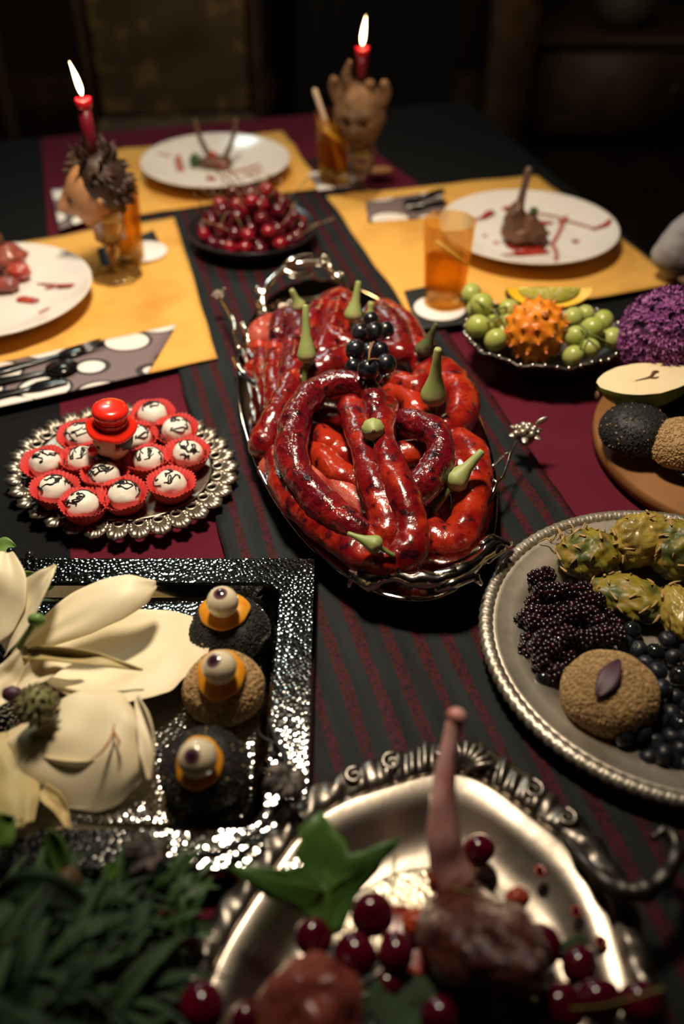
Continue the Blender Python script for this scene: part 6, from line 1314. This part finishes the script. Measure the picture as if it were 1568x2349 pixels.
# ---------------------------------------------------------------- herb bunch at the lower left
hb_ = thing('herb_bunch', 'bunch of dark green herbs and long leaves at the lower left corner', 'herbs', W(170, 2230, .01))
def blade_mesh(L, w, bend, m):
    mb = MB().grid(lambda i, j: Vector(((2*j-1)*w*math.sin(PI*min(1, i*.93+.05))**.8, L*(i - .12*bend*i*i), bend*L*.45*math.sin(i*2.2) - .25*L*bend*i*i + abs(2*j-1)*w*.3)), 8, 4); return mesh('leaf', mb, M[m])
bls = [blade_mesh(.085, .0050, .6, 'leaf_dark'), blade_mesh(.070, .0042, .3, 'leaf_dark'), blade_mesh(.100, .0036, .8, 'leaf_dark'), blade_mesh(.034, .0030, .4, 'leaf_mid'), blade_mesh(.080, .0075, .5, 'leaf_dark')]
rr = random.Random(17); inv = WM[hb_.name].inverted()
hp_ = [(-40, 2060), (110, 2070), (230, 2080), (330, 2085), (410, 2110), (440, 2160), (405, 2220), (400, 2270), (390, 2420), (-40, 2420)]
cnt = 0
while cnt < 210:
    x, y = rr.uniform(-60, 440), rr.uniform(1980, 2420)
    if not inside(x, y, hp_): continue
    z = .012 + .060*min(1, max(0, (440-x)/420))*min(1, (y-2030)/200)*rr.random() + .02*rr.random(); p = W(x, y, z)
    a = rr.gauss(-PI/2 + .5, 1.1)
    kk = rr.choice((0, 1, 2, 2, 4)) if x < 330 else 3
    link('leaf', bls[kk], hb_, inv @ Matrix.Translation(p) @ Matrix.Rotation(a, 4, 'Z') @ Matrix.Rotation(rr.uniform(-.3, .5), 4, 'X') @ Matrix.Rotation(rr.uniform(-.5, .5), 4, 'Y') @ Matrix.Translation((0, -.03, 0))); cnt += 1
for k in range(30):   # feathery sprigs at the right end
    x, y = rr.uniform(270, 440), rr.uniform(2020, 2150); p = W(x, y, .035 + .02*rr.random())
    link('leaf', bls[3], hb_, inv @ Matrix.Translation(p) @ Matrix.Rotation(rr.uniform(-2.4, .4), 4, 'Z') @ Matrix.Rotation(rr.uniform(-.2, .6), 4, 'X'))
for k in range(9):
    x, y = rr.uniform(-20, 300), rr.uniform(2060, 2300); p = W(x, y, .03); q = W(x + rr.uniform(60, 200), y + rr.uniform(-90, 30), .045)
    obj('stem', MB().tube(smooth_path([p, p.lerp(q, .5) + Vector((0, 0, .02)), q], 4), [.0022, .0018, .001], 6), M['leaf_dark'], hb_)
for pts, w, m in (([(150, 2020, .05), (134, 1960, .066), (118, 1900, .082)], .0085, 'leaf_pale'), ([(-30, 1935, .06), (0, 1905, .07), (38, 1872, .075)], .014, 'leaf_pale'), ([(330, 2030, .045), (365, 2030, .05), (392, 2050, .05)], .006, 'leaf_pale'), ([(-20, 2060, .07), (60, 2030, .09), (160, 2060, .08), (190, 2100, .07)], .012, 'leaf_dark'), ([(240, 2035, .05), (255, 2000, .056), (270, 1975, .06)], .005, 'leaf')):
    P = smooth_path([W(*p) for p in pts], 6)
    def lp(i, j):
        x = i*(len(P)-1); a = min(int(x), len(P)-2); p = P[a].lerp(P[a+1], x-a); tg = (P[a+1]-P[a]).normalized(); s = tg.cross(view(0, .2)).normalized()
        return p + s*(2*j-1)*w*math.sin(PI*min(.99, max(.03, i)))**.8 + view(0, .2)*abs(2*j-1)*w*.3
    g = obj('leaf', MB().grid(lp, 12, 4), M[m], hb_); g.modifiers.new('thickness', 'SOLIDIFY').thickness = .0006
for (x, y, r) in ((158, 2030, .011), (44, 2180, .013)):
    obj('bud', MB().ball(W(x, y, .065), (r*.8, r, r*1.2), 16, 12, lambda d: 1 + .12*nz(d*4)), M['leaf_brown'], hb_)
